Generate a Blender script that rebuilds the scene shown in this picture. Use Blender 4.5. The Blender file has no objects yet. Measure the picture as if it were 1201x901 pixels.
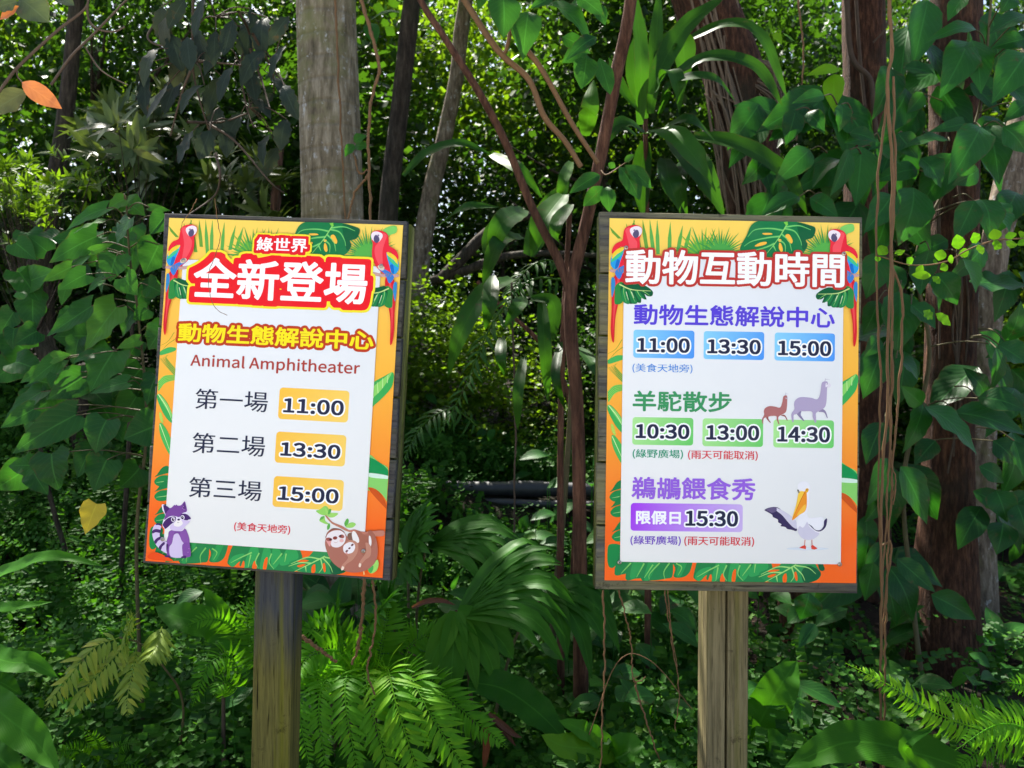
import bpy, math, random
import numpy as np
from mathutils import Matrix, Vector
from mathutils.geometry import tessellate_polygon

# ------------------------------------------------------------------ camera, sky, sun, exposure
SC = bpy.context.scene
COL = SC.collection
F = 1000.0                      # focal length in photograph pixels (1201 wide)
CX, CY = 600.5, 450.5
H = 1.45                        # lens height above the ground
cam_d = bpy.data.cameras.new('camera')
cam_d.sensor_width = 36.0
cam_d.lens = 36.0 * F / 1201.0
cam_d.clip_start = 0.05
cam_d.clip_end = 500.0
cam_d.dof.use_dof = True
cam_d.dof.focus_distance = 2.1
cam_d.dof.aperture_fstop = 6.7
cam = bpy.data.objects.new('camera', cam_d)
COL.objects.link(cam)
cam.location = (0, 0, H)
cam.rotation_euler = (math.radians(90), 0, 0)
SC.camera = cam

SUN_EL, SUN_AZ = math.radians(58), math.radians(-28)   # azimuth measured from +Y (view direction), + to the right
world = bpy.data.worlds.new('World')
SC.world = world
world.use_nodes = True
wn = world.node_tree
sky = wn.nodes.new('ShaderNodeTexSky')
sky.sky_type = 'NISHITA'
sky.sun_disc = False
sky.sun_elevation = SUN_EL
sky.sun_rotation = SUN_AZ
sky.air_density = 1.0
sky.dust_density = 3.0
sky.ozone_density = 0.6
wn.nodes['Background'].inputs['Strength'].default_value = 0.085
wn.links.new(sky.outputs[0], wn.nodes['Background'].inputs[0])

sun_d = bpy.data.lights.new('sun', 'SUN')
sun_d.energy = 5.0
sun_d.angle = math.radians(0.5)
sun_d.color = (1.0, 0.95, 0.86)
sun = bpy.data.objects.new('sun', sun_d)
COL.objects.link(sun)
sdir = Vector((math.sin(SUN_AZ) * math.cos(SUN_EL), math.cos(SUN_AZ) * math.cos(SUN_EL), math.sin(SUN_EL)))
sun.rotation_euler = sdir.to_track_quat('Z', 'Y').to_euler()
sun.location = sdir * 60

vs = SC.view_settings
vs.view_transform = 'Standard'
vs.look = 'None'
vs.exposure = 1.8
vs.gamma = 1.0
vs.use_curve_mapping = False
SC.cycles.max_bounces = 6
SC.cycles.diffuse_bounces = 4
SC.cycles.glossy_bounces = 2
SC.cycles.transmission_bounces = 4
SC.cycles.use_denoising = True

RNG = np.random.default_rng(7)
random.seed(7)

# ------------------------------------------------------------------ helpers
def lin(c):
    c = c.lstrip('#')
    v = [int(c[i:i + 2], 16) / 255 for i in (0, 2, 4)]
    return tuple(x / 12.92 if x <= 0.04045 else ((x + 0.055) / 1.055) ** 2.4 for x in v)

def P(px, py, d):
    """world point seen at photograph pixel (px, py) at depth d metres along the view axis"""
    return Vector(((px - CX) / F * d, d, H - (py - CY) / F * d))

def tag(o, label=None, cat=None, group=None, kind=None):
    if label: o['label'] = label
    if cat: o['category'] = cat
    if group: o['group'] = group
    if kind: o['kind'] = kind
    return o

def empty(name, loc=(0, 0, 0)):
    o = bpy.data.objects.new(name, None)
    o.empty_display_size = 0.1
    o.location = loc
    COL.objects.link(o)
    return o

def mesh_obj(name, verts, faces, mat, parent=None, smooth=False, uv=None, attrs=None, colors=None):
    """faces: (n,k) array or list of index lists. uv: per vertex. attrs: dict name -> per-face floats"""
    me = bpy.data.meshes.new(name)
    verts = np.asarray(verts, dtype=np.float32)
    if isinstance(faces, np.ndarray):
        nf, k = faces.shape
        me.vertices.add(len(verts)); me.vertices.foreach_set('co', verts.ravel())
        me.loops.add(nf * k); me.loops.foreach_set('vertex_index', faces.astype(np.int32).ravel())
        me.polygons.add(nf)
        me.polygons.foreach_set('loop_start', np.arange(0, nf * k, k, dtype=np.int32))
        me.update(calc_edges=True)
    else:
        me.from_pydata([tuple(v) for v in verts], [], [tuple(int(i) for i in f) for f in faces])
    if uv is not None:
        li = np.empty(len(me.loops), dtype=np.int32); me.loops.foreach_get('vertex_index', li)
        ul = me.uv_layers.new(name='UVMap')
        ul.data.foreach_set('uv', np.asarray(uv, dtype=np.float32)[li].ravel())
    for k_, a in (attrs or {}).items():
        at = me.attributes.new(k_, 'FLOAT', 'FACE')
        at.data.foreach_set('value', np.asarray(a, dtype=np.float32))
    if colors is not None:
        at = me.color_attributes.new('Col', 'FLOAT_COLOR', 'POINT')
        c4 = np.ones((len(verts), 4), dtype=np.float32); c4[:, :3] = colors
        at.data.foreach_set('color', c4.ravel())
    if smooth:
        me.polygons.foreach_set('use_smooth', np.ones(len(me.polygons), dtype=bool))
    me.validate()
    if mat is not None: me.materials.append(mat)
    o = bpy.data.objects.new(name, me)
    COL.objects.link(o)
    if parent is not None: o.parent = parent
    return o

class NT:
    """small node-tree builder"""
    def __init__(s, name):
        s.m = bpy.data.materials.new(name); s.m.use_nodes = True
        s.t = s.m.node_tree; s.t.nodes.clear()
        s.out = s.n('ShaderNodeOutputMaterial')
    def n(s, typ, ins=None, **kw):
        nd = s.t.nodes.new(typ)
        for k, v in kw.items(): setattr(nd, k, v)
        for k, v in (ins or {}).items():
            if isinstance(v, bpy.types.NodeSocket): s.t.links.new(v, nd.inputs[k])
            else: nd.inputs[k].default_value = v
        return nd
    def math(s, op, a, b=0.0, clamp=False):
        nd = s.t.nodes.new('ShaderNodeMath'); nd.operation = op; nd.use_clamp = clamp
        for i, v in enumerate((a, b)):
            if isinstance(v, bpy.types.NodeSocket): s.t.links.new(v, nd.inputs[i])
            else: nd.inputs[i].default_value = v
        return nd.outputs[0]
    def mix(s, f, a, b, blend='MIX'):
        nd = s.t.nodes.new('ShaderNodeMix'); nd.data_type = 'RGBA'; nd.blend_type = blend
        for i, v in ((0, f), (6, a), (7, b)):
            if isinstance(v, bpy.types.NodeSocket): s.t.links.new(v, nd.inputs[i])
            else: nd.inputs[i].default_value = (*v, 1) if isinstance(v, tuple) and len(v) == 3 else v
        return nd.outputs[2]
    def ramp(s, f, stops):
        nd = s.t.nodes.new('ShaderNodeValToRGB')
        el = nd.color_ramp.elements
        while len(el) < len(stops): el.new(0.5)
        for e, (p, c) in zip(el, stops):
            e.position = p; e.color = (*c, 1) if len(c) == 3 else c
        s.t.links.new(f, nd.inputs[0])
        return nd.outputs[0]
    def noise(s, vec, scale, detail=4, rough=0.6):
        return s.n('ShaderNodeTexNoise', {'Vector': vec, 'Scale': scale, 'Detail': detail, 'Roughness': rough}).outputs[0]
    def coord(s, which='Object', scale=(1, 1, 1)):
        tc = s.n('ShaderNodeTexCoord')
        return s.n('ShaderNodeMapping', {'Vector': tc.outputs[which], 'Scale': scale}).outputs[0]
    def surf(s, sh): s.t.links.new(sh, s.out.inputs[0]); return s.m

def frames(points):
    """tangents and a parallel-transport normal frame for a polyline"""
    p = np.asarray(points, float)
    t = np.gradient(p, axis=0); t /= np.linalg.norm(t, axis=1)[:, None] + 1e-9
    n = np.zeros_like(p)
    ref = np.array([0.3, 1, 0.1]) if abs(t[0, 2]) > 0.8 else np.array([0, 0, 1.0])
    v = ref - t[0] * ref.dot(t[0]); v /= np.linalg.norm(v); n[0] = v
    for i in range(1, len(p)):
        v = n[i - 1] - t[i] * n[i - 1].dot(t[i]); n[i] = v / (np.linalg.norm(v) + 1e-9)
    return t, n, np.cross(t, n)

def spline(pts, n):
    """Catmull-Rom through pts, n samples"""
    p = np.asarray([tuple(q) for q in pts], float)
    if len(p) == 2: return p[0] + (p[1] - p[0]) * np.linspace(0, 1, n)[:, None]
    q = np.vstack([2 * p[0] - p[1], p, 2 * p[-1] - p[-2]])
    d = np.r_[0, np.cumsum(np.linalg.norm(np.diff(p, axis=0), axis=1))]
    u = np.interp(np.linspace(0, d[-1], n), d, np.arange(len(p)))
    i = np.minimum(u.astype(int), len(p) - 2); f = (u - i)[:, None]
    a, b, c, e = q[i], q[i + 1], q[i + 2], q[i + 3]
    return 0.5 * (2 * b + (c - a) * f + (2 * a - 5 * b + 4 * c - e) * f ** 2 + (3 * b - a - 3 * c + e) * f ** 3)

def tube(points, radii, sides=10, lump=0.0, seed=0, cap=True):
    """verts, quads, uv of a tube; lump = relative radius noise"""
    p = np.asarray(points, float); m = len(p)
    r = np.interp(np.linspace(0, 1, m), np.linspace(0, 1, len(radii)), radii)
    t, n, b = frames(p)
    rs = np.random.default_rng(seed)
    ang = np.linspace(0, 2 * np.pi, sides, endpoint=False)
    rr = np.ones((m, sides))
    if lump:
        for k in range(1, 6):
            ph, pv, am = rs.uniform(0, 6.28), rs.uniform(0.5, 7) * k * 0.7, rs.uniform(0.4, 1) / k
            rr += lump * am * np.sin(k * ang[None] + ph + pv * np.linspace(0, 1, m)[:, None] * 2)
        rr += lump * 0.25 * rs.normal(size=(m, sides))
    R_ = r[:, None] * rr
    v = p[:, None] + R_[..., None] * (np.cos(ang)[None, :, None] * n[:, None] + np.sin(ang)[None, :, None] * b[:, None])
    v = v.reshape(-1, 3)
    i, j = np.meshgrid(np.arange(m - 1), np.arange(sides), indexing='ij')
    f = np.stack([i * sides + j, i * sides + (j + 1) % sides, (i + 1) * sides + (j + 1) % sides, (i + 1) * sides + j], -1).reshape(-1, 4)
    L = np.r_[0, np.cumsum(np.linalg.norm(np.diff(p, axis=0), axis=1))]
    uv = np.stack([np.tile(ang / 6.283, m), np.repeat(L, sides)], 1)
    return v, f, uv

class MB:
    """collects quads / leaves into one mesh"""
    def __init__(s): s.v, s.f, s.uv, s.a, s.n = [], [], [], [], 0
    def add(s, v, f, uv=None, tint=0.5):
        v = np.asarray(v, float); f = np.asarray(f)
        if f.shape[1] == 3: f = np.c_[f, f[:, 2]]
        s.v.append(v); s.f.append(f + s.n); s.n += len(v)
        s.uv.append(np.zeros((len(v), 2)) if uv is None else uv)
        s.a.append(np.full(len(f), tint) if np.isscalar(tint) else tint)
        return s
    def tube(s, pts, radii, sides=8, n=None, tint=0.5, **k):
        q = spline(pts, n) if n else pts
        return s.add(*tube(q, radii, sides, **k), tint=tint)
    def build(s, name, mat, parent=None, smooth=True):
        return mesh_obj(name, np.vstack(s.v), np.vstack(s.f), mat, parent, smooth, np.vstack(s.uv), {'tint': np.concatenate(s.a)})

def box_mb(mb, x0, x1, y0, y1, z0, z1, M=None, bev=0.0):
    c = np.array([[x, y, z] for x in (x0, x1) for y in (y0, y1) for z in (z0, z1)], float)
    f = np.array([[0, 1, 3, 2], [4, 6, 7, 5], [0, 4, 5, 1], [2, 3, 7, 6], [0, 2, 6, 4], [1, 5, 7, 3]])
    return mb.add(c, f)
# ------------------------------------------------------------------ materials
def leaf_mat(name, dark, light, trans=0.35, rough=0.42, vein=0.35, veins=9.0, spec=0.5, dry=0.0, tcol=None, bump=0.10):
    """two-tone leaf: per-leaf tint attribute, midrib and side veins from the leaf's own UV, translucent"""
    if 'fern_leaf' not in name and 'yellow' not in name and 'red_' not in name:
        dark, light = tuple(x * .74 for x in dark), tuple(x * .78 for x in light)
    b = NT(name)
    at = b.n('ShaderNodeAttribute', attribute_name='tint').outputs['Fac']
    uvn = b.n('ShaderNodeTexCoord').outputs['UV']
    sp = b.n('ShaderNodeSeparateXYZ', {0: uvn})
    ux = b.math('ABSOLUTE', b.math('SUBTRACT', sp.outputs[0], 0.5))
    col = b.mix(at, dark, light)
    col = b.mix(b.math('MULTIPLY', b.math('SUBTRACT', at, .80), 3.0, True), col, (min(1, light[0] * 2.0), light[1] * 1.2, light[2] * .8))
    nz = b.noise(b.coord('Object'), 9.0, 3)
    col = b.mix(b.math('MULTIPLY', b.math('SUBTRACT', nz, 0.5), 0.9, True), col, tuple(x * 1.6 for x in light))
    # veins
    mid = b.math('SUBTRACT', 1.0, b.math('DIVIDE', ux, 0.035), True)
    sv = b.math('FRACT', b.math('SUBTRACT', b.math('MULTIPLY', sp.outputs[1], veins), b.math('MULTIPLY', ux, veins * 0.7)))
    sv = b.math('ABSOLUTE', b.math('SUBTRACT', sv, 0.5))
    side = b.math('SUBTRACT', 1.0, b.math('DIVIDE', sv, 0.10), True)
    vv = b.math('MAXIMUM', mid, b.math('MULTIPLY', side, 0.28))
    col = b.mix(b.math('MULTIPLY', vv, vein), col, tuple(min(1, x * 2.2 + 0.02) for x in light))
    if dry:
        n2 = b.noise(b.coord('Object'), 14.0, 5, 0.7)
        col = b.mix(b.math('MULTIPLY', b.math('SUBTRACT', n2, 0.62), 9.0, True), col, (0.09, 0.05, 0.02))
    if dry:
        n3 = b.noise(b.coord('Object'), 22.0, 3, .7)
        ed = b.math('MULTIPLY', b.math('SUBTRACT', b.math('ADD', ux, b.math('MULTIPLY', n3, .34)), .63), 9.0, True)
        col = b.mix(b.math('MULTIPLY', ed, .8), col, (.11, .06, .02))
    bm = b.n('ShaderNodeBump', {'Height': b.math('ADD', b.math('MULTIPLY', vv, -1.0), b.math('MULTIPLY', sv, 1.2)), 'Strength': bump, 'Distance': 0.01})
    rg = b.math('ADD', rough - 0.12, b.math('MULTIPLY', b.noise(b.coord('Object'), 30.0, 2), 0.24))
    pr = b.n('ShaderNodeBsdfPrincipled', {'Base Color': col, 'Roughness': rg, 'Specular IOR Level': spec, 'Normal': bm.outputs[0]})
    tcol_ = b.mix(0.5, col, tcol or tuple(min(1, x * y) for x, y in zip(light, (2.2, 2.0, 0.6))))
    tr = b.n('ShaderNodeBsdfTranslucent', {'Color': tcol_})
    mx = b.n('ShaderNodeMixShader', {0: trans, 1: pr.outputs[0], 2: tr.outputs[0]})
    return b.surf(mx.outputs[0])

def bark_mat(name, dark, light, patch=None, rings=0.0, fibre=(14, 14, 1.2), moss=None, bump=0.6, lichen=0.0):
    b = NT(name)
    n1 = b.noise(b.coord('Object', fibre), 3.0, 6, 0.65)
    n2 = b.noise(b.coord('Object'), 2.5, 5, 0.6)
    col = b.ramp(n1, [(0.30, tuple(x * 0.35 for x in dark)), (0.47, dark), (0.70, light)])
    if patch: col = b.mix(b.math('MULTIPLY', b.math('SUBTRACT', n2, 0.5), 4.0, True), col, patch)
    h = n1
    h = b.math('ADD', h, b.math('MULTIPLY', b.noise(b.coord('Object', (1, 1, .45)), 42.0, 4, .7), .5))
    if rings:
        uv = b.n('ShaderNodeSeparateXYZ', {0: b.n('ShaderNodeTexCoord').outputs['UV']}).outputs[1]
        wob = b.math('MULTIPLY', b.noise(b.coord('Object'), 6.0, 3), 0.035)
        fr = b.math('FRACT', b.math('MULTIPLY', b.math('ADD', uv, wob), rings))
        rg_ = b.math('SUBTRACT', 1.0, b.math('DIVIDE', b.math('ABSOLUTE', b.math('SUBTRACT', fr, 0.5)), 0.13), True)
        col = b.mix(b.math('MULTIPLY', b.math('MULTIPLY', rg_, b.math('MULTIPLY', b.math('SUBTRACT', n2, .3), 2.2, True)), 0.6), col, tuple(x * 0.42 for x in dark))
        h = b.math('SUBTRACT', h, b.math('MULTIPLY', rg_, 0.4))
    if moss:
        n3 = b.noise(b.coord('Object'), 5.0, 5, 0.7)
        col = b.mix(b.math('MULTIPLY', b.math('SUBTRACT', n3, 0.52), 5.0, True), col, moss)
    if lichen:
        n4 = b.noise(b.coord('Object', (1, 1, 0.7)), 26.0, 3, 0.7)
        col = b.mix(b.math('MULTIPLY', b.math('SUBTRACT', n4, 0.60), 8.0, True), col, (lichen, lichen * 1.0, lichen * 0.95))
    bm = b.n('ShaderNodeBump', {'Height': h, 'Strength': bump, 'Distance': 0.03})
    pr = b.n('ShaderNodeBsdfPrincipled', {'Base Color': col, 'Roughness': 0.85, 'Specular IOR Level': 0.25, 'Normal': bm.outputs[0]})
    return b.surf(pr.outputs[0])

def wood_mat(name, base, dark, stain, stain_z=None, moss=(0.16, 0.17, 0.03), grain=(60, 60, 2.5), moss_amt=0.5, streak=None):
    """weathered timber; grain runs along the axis with the small scale. stain_z=(z0,z1): where the paint remains"""
    b = NT(name)
    g = b.noise(b.coord('Object', grain), 1.6, 8, 0.7)
    big = b.noise(b.coord('Object', tuple(0.12 * x + 1 for x in grain)), 1.3, 4, 0.6)
    col = b.ramp(g, [(0.30, dark), (0.52, base), (0.75, tuple(min(1, x * 1.35) for x in base))])
    z = b.n('ShaderNodeSeparateXYZ', {0: b.n('ShaderNodeTexCoord').outputs['Object']}).outputs
    if stain_z:
        zf = b.n('ShaderNodeMapRange', {0: z[2], 1: stain_z[0], 2: stain_z[1]}, clamp=True).outputs[0]
        f = b.math('MULTIPLY', b.math('SUBTRACT', b.math('ADD', zf, b.math('MULTIPLY', big, 0.8)), 0.65), 2.6, True)
    else:
        f = b.math('MULTIPLY', b.math('SUBTRACT', big, 0.45), 5.0, True)
    col = b.mix(b.math('MULTIPLY', f, 0.85), col, b.mix(g, tuple(x * 0.5 for x in stain), tuple(x * 1.5 for x in stain)))
    mo = b.noise(b.coord('Object', tuple(0.25 * x for x in grain)), 2.0, 5, 0.65)
    col = b.mix(b.math('MULTIPLY', b.math('MULTIPLY', b.math('SUBTRACT', mo, 0.47), 5.0, True), moss_amt), col, moss)
    fl = b.noise(b.coord('Object', tuple(2.2 * x for x in grain)), 1.4, 4, .6)
    col = b.mix(b.math('MULTIPLY', b.math('SUBTRACT', fl, .58), 7.0, True), col, tuple(x * .25 for x in dark))
    bl = b.noise(b.coord('Object', (3, 3, 3)), 5.0, 5, 0.75)
    col = b.mix(b.math('MULTIPLY', b.math('SUBTRACT', bl, 0.60), 6.0, True), col, tuple(x * 0.3 for x in dark))
    bm = b.n('ShaderNodeBump', {'Height': g, 'Strength': 0.9, 'Distance': 0.008})
    pr = b.n('ShaderNodeBsdfPrincipled', {'Base Color': col, 'Roughness': 1.0, 'Specular IOR Level': 0.05, 'Normal': bm.outputs[0]})
    return b.surf(pr.outputs[0])

def plain_mat(name, c, rough=0.5, metal=0.0, var=0.25, scale=8.0, spec=0.5):
    b = NT(name)
    n = b.noise(b.coord('Object'), scale, 5, 0.65)
    col = b.mix(n, tuple(x * (1 - var) for x in c), tuple(min(1, x * (1 + var)) for x in c))
    pr = b.n('ShaderNodeBsdfPrincipled', {'Base Color': col, 'Roughness': rough, 'Metallic': metal, 'Specular IOR Level': spec})
    return b.surf(pr.outputs[0])

def print_mat():
    b = NT('printed_vinyl')
    c = b.n('ShaderNodeAttribute', attribute_name='Col').outputs['Color']
    nz = b.noise(b.coord('Object'), 7.0, 4)
    c = b.mix(b.math('MULTIPLY', b.math('SUBTRACT', nz, 0.5), 0.35, True), c, b.mix(0.5, c, (0.55, 0.5, 0.42)))
    pr = b.n('ShaderNodeBsdfPrincipled', {'Base Color': c, 'Roughness': 0.6, 'Specular IOR Level': 0.12})
    return b.surf(pr.outputs[0])
# ------------------------------------------------------------------ plant builders
PROF = {
    'ovate': ([0, .05, .18, .35, .55, .75, .9, 1], [.04, .42, .86, 1, .86, .5, .2, 0]),
    'elliptic': ([0, .12, .3, .5, .7, .88, 1], [.04, .5, .9, 1, .82, .4, 0]),
    'lance': ([0, .12, .28, .5, .75, 1], [.12, .7, 1, .9, .5, 0]),
    'strap': ([0, .15, .4, .7, .9, 1], [.45, .8, 1, .85, .4, 0]),
    'heart': ([0, .07, .18, .35, .55, .75, .9, 1], [.62, .93, 1, .92, .72, .42, .17, 0]),
    'lobed': ([0, .1, .2, .28, .38, .46, .56, .64, .74, .82, .92, 1], [.05, .35, .75, .62, .98, .78, 1, .74, .8, .5, .3, 0]),
}
def nrm(v):
    v = np.asarray(v, float); return v / (np.linalg.norm(v) + 1e-12)

def leaf(mb, base, tip, width, shape='ovate', up=(0, -0.75, 0.65), arch=0.08, fold=0.18, wave=0.0, tint=None, rows=9, lobe=0.0, roll=0.0):
    """one leaf blade from base to tip as a bent grid; up = the way its upper face looks"""
    b, t = np.asarray(base, float), np.asarray(tip, float)
    ax = t - b; L = np.linalg.norm(ax); ax /= L + 1e-9
    n = np.asarray(up, float) - ax * np.dot(up, ax)
    n = nrm(n) if np.linalg.norm(n) > 1e-3 else nrm(np.cross(ax, (1, 0, 0)))
    s = np.cross(ax, n)
    if roll: n, s = n * math.cos(roll) + s * math.sin(roll), s * math.cos(roll) - n * math.sin(roll)
    if shape == 'lobed': rows = 12
    v = np.linspace(0, 1, rows); w = np.interp(v, *PROF[shape]) * width / 2
    u = np.array([-1, -.55, 0, .55, 1.0])
    V, U = np.meshgrid(v, u, indexing='ij'); W = w[:, None]
    ph = RNG.uniform(0, 6.28)
    along = L * (V - lobe * np.abs(U) ** 1.4 * (1 - V) ** 4)
    hgt = fold * np.abs(U) * W + arch * L * np.sin(np.pi * V ** 0.85) + wave * W * np.sin(V * 17 + ph + U) * U ** 2
    p = b + along[..., None] * ax + (U * W)[..., None] * s + hgt[..., None] * n
    nr, nc = V.shape
    i, j = np.meshgrid(np.arange(nr - 1), np.arange(nc - 1), indexing='ij')
    f = np.stack([i * nc + j, i * nc + j + 1, (i + 1) * nc + j + 1, (i + 1) * nc + j], -1).reshape(-1, 4)
    uv = np.stack([0.5 + U * 0.5, V], -1).reshape(-1, 2)
    mb.add(p.reshape(-1, 3), f, uv, float(np.clip(RNG.normal(.5, .22), 0, 1)) if tint is None else tint)

def strap(mb, pts, width, up=(0, -0.5, 0.8), fold=0.2, wave=0.0, shape='strap', tint=None, rows=18, tear=0.0):
    """a long ribbon leaf along a curve"""
    c = spline(pts, rows); t = np.gradient(c, axis=0); t /= np.linalg.norm(t, axis=1)[:, None] + 1e-9
    upv = np.tile(np.asarray(up, float), (rows, 1))
    s = np.cross(t, upv); s /= np.linalg.norm(s, axis=1)[:, None] + 1e-9
    for k in range(1, rows):
        if s[k] @ s[k - 1] < 0: s[k] *= -1
    n = np.cross(s, t)
    v = np.linspace(0, 1, rows); w = np.interp(v, *PROF[shape])[:, None] * width / 2
    u = np.array([-1, -.5, 0, .5, 1.0]); V, U = np.meshgrid(v, u, indexing='ij')
    ph = RNG.uniform(0, 6.28)
    h = fold * np.abs(U) * w + wave * w * np.sin(V * 30 + ph + 2 * U) * U ** 2
    ww = w * (1 + tear * np.sin(V * 41 + ph) * (np.abs(U) > .9))
    p = c[:, None] + (U * ww)[..., None] * s[:, None] + h[..., None] * n[:, None]
    nc = 5; i, j = np.meshgrid(np.arange(rows - 1), np.arange(nc - 1), indexing='ij')
    f = np.stack([i * nc + j, i * nc + j + 1, (i + 1) * nc + j + 1, (i + 1) * nc + j], -1).reshape(-1, 4)
    mb.add(p.reshape(-1, 3), f, np.stack([0.5 + U * 0.5, V], -1).reshape(-1, 2), float(np.clip(RNG.normal(.5, .2), 0, 1)) if tint is None else tint)

# small leaf template: 8 vertices, 6 faces, scattered by the thousand
_TV = np.array([[0, 0, 0], [-.36, .28, .05], [0, .3, 0], [.36, .28, .05], [-.40, .58, .03], [0, .6, -.02], [.40, .58, .03], [0, 1, -.12]])
_TF = np.array([[0, 3, 2, 2], [0, 2, 1, 1], [2, 3, 6, 5], [1, 2, 5, 4], [5, 6, 7, 7], [4, 5, 7, 7]])
_TUV = np.c_[_TV[:, 0] * 1.2 + .5, _TV[:, 1]]
def scatter(mb, pos, axis, up, size, wid=0.5, tint=None):
    """many small leaves at once: pos, axis, up are (n,3); size (n,)"""
    n = len(pos); ax = axis / (np.linalg.norm(axis, axis=1)[:, None] + 1e-9)
    nn = up - ax * np.sum(up * ax, 1)[:, None]; nn /= np.linalg.norm(nn, axis=1)[:, None] + 1e-9
    s = np.cross(ax, nn); size = np.broadcast_to(size, n)[:, None, None]
    wv = np.broadcast_to(wid, n)[:, None, None] / 0.8
    v = pos[:, None] + size * (_TV[None, :, 0:1] * wv * s[:, None] + _TV[None, :, 1:2] * ax[:, None] + _TV[None, :, 2:3] * nn[:, None])
    f = (_TF[None] + (np.arange(n) * 8)[:, None, None]).reshape(-1, 4)
    if tint is None: tint = np.clip(RNG.normal(.5, .25, n), 0, 1)
    mb.add(v.reshape(-1, 3), f, np.tile(_TUV, (n, 1)), np.repeat(np.broadcast_to(tint, n), 6))

def clumps(mb, centers, outdir, k, spread, size, wid=0.45, upj=0.5, droop=0.25):
    """k leaves round each twig end"""
    n = len(centers); c = np.repeat(centers, k, 0); o = np.repeat(outdir, k, 0)
    r = RNG.normal(size=(n * k, 3))
    ax = o * 0.55 + r * 0.75 + [0, 0, -droop]
    pos = c + RNG.normal(size=(n * k, 3)) * spread * [1, 1, .7]
    up = np.array([0, 0, 1.0]) + RNG.normal(size=(n * k, 3)) * upj
    cl_t = np.repeat(RNG.normal(0, .16, n), k)
    scatter(mb, pos, ax, up, size * RNG.uniform(.6, 1.25, n * k), wid, np.clip(RNG.normal(.5, .2, n * k) + cl_t, 0, 1))

def crown_points(n, r, seed, hollow=0.35, lobes=7):
    """points in a lumpy crown volume of half sizes r"""
    g = np.random.default_rng(seed)
    lc = g.normal(size=(lobes, 3)); lc /= np.linalg.norm(lc, axis=1)[:, None]; lr = g.uniform(.35, .6, lobes)
    out = []
    while len(out) < n:
        q = lc[g.integers(lobes)] * g.uniform(.3, .72); i = g.integers(lobes)
        d = g.normal(size=3); d /= np.linalg.norm(d)
        out.append(q + d * lr[i] * g.uniform(hollow, 1) ** .5)
    p = np.array(out)
    return p * r, p / (np.linalg.norm(p, axis=1)[:, None] + 1e-6)

def frond(mb, pts, n, plen, pwid, up=(0, -0.6, 0.8), droop=0.25, ang=0.35, prof=None, tint=None, rr=0.0025, seed=0, flat=0.12):
    """pinnate frond: rachis tube and leaflets both sides"""
    c = spline(pts, n + 2); t = np.gradient(c, axis=0); t /= np.linalg.norm(t, axis=1)[:, None]
    upv = np.asarray(up, float); s = np.cross(t, upv); s /= np.linalg.norm(s, axis=1)[:, None] + 1e-9
    nn = np.cross(s, t); nn *= np.sign(nn @ upv + 1e-9)[:, None]
    v = np.linspace(0, 1, n + 2)
    pr = np.interp(v, *(prof or ([0, .08, .3, .6, .85, 1], [.35, .8, 1, .8, .42, .08])))
    mb.add(*tube(c, [rr, rr * .8, rr * .3], 5), tint=0.9 if tint is None else tint)
    tn = np.clip(RNG.normal(.5, .18), 0, 1) if tint is None else tint
    g = np.random.default_rng(seed)
    for sg in (-1, 1):
        ax = s * sg * math.cos(ang) + t * (math.sin(ang) + 0.25 * v[:, None]) - np.array([0, 0, 1]) * droop * g.uniform(.6, 1.3, (n + 2, 1)) + g.normal(size=(n + 2, 3)) * .13
        sz = plen * pr * g.uniform(.88, 1.08, n + 2)
        k = slice(1, n + 2)
        upp = nn + s * sg * flat + g.normal(size=nn.shape) * .1
        for i in range(1, n + 2):
            L = sz[i]
            if g.uniform() < .035: continue
            if L > 0.02: leaf(mb, c[i], c[i] + nrm(ax[i]) * L, pwid * (0.5 + .5 * pr[i]), 'lance', upp[i], 0.10, 0.1, 0, float(np.clip(tn + g.normal(0, .1), 0, 1)), 5)
            else: scatter(mb, c[i:i + 1], ax[i:i + 1], upp[i:i + 1], L, pwid / max(plen, .001), tn)

def fan_leaf(mb, hub, axis, up, r, n, spread, width, droop=0.25, tint=None, dist=None):
    """palmate palm leaf: pleated blades from one hub"""
    ax = nrm(axis); u = np.asarray(up, float); u = nrm(u - ax * (u @ ax)); s = np.cross(ax, u); hub = np.asarray(hub, float)
    t0 = np.clip(RNG.normal(.5, .2), 0, 1) if tint is None else tint
    for i, a in enumerate(np.linspace(-spread, spread, n)):
        d = ax * math.cos(a) + s * math.sin(a); L = r * (0.78 + .22 * math.cos(a * .8)) * RNG.uniform(.9, 1.05)
        dr = np.array([0, 0, -1]) * droop * L * RNG.uniform(.6, 1.5)
        strap(mb, [hub + d * L * .02, hub + d * L * .4 + u * L * .05, hub + d * L * .75 + u * .03 * L + dr * .25, hub + d * L * .97 + dr], width * RNG.uniform(.85, 1.1), u + d * 0, 0.3,
              0, 'lance' if i % 3 else 'strap', float(np.clip(t0 + RNG.normal(0, .07), 0, 1)), 10)

def trunk(name, pts, radii, mat, parent, sides=20, n=40, lump=0.05, seed=1):
    mb = MB(); mb.tube(pts, [q * .84 for q in radii], sides, n, lump=lump, seed=seed)
    return mb.build(name, mat, parent)

def smooth01(a, b, x):
    t = np.clip((x - a) / (b - a), 0, 1); return t * t * (3 - 2 * t)

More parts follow.
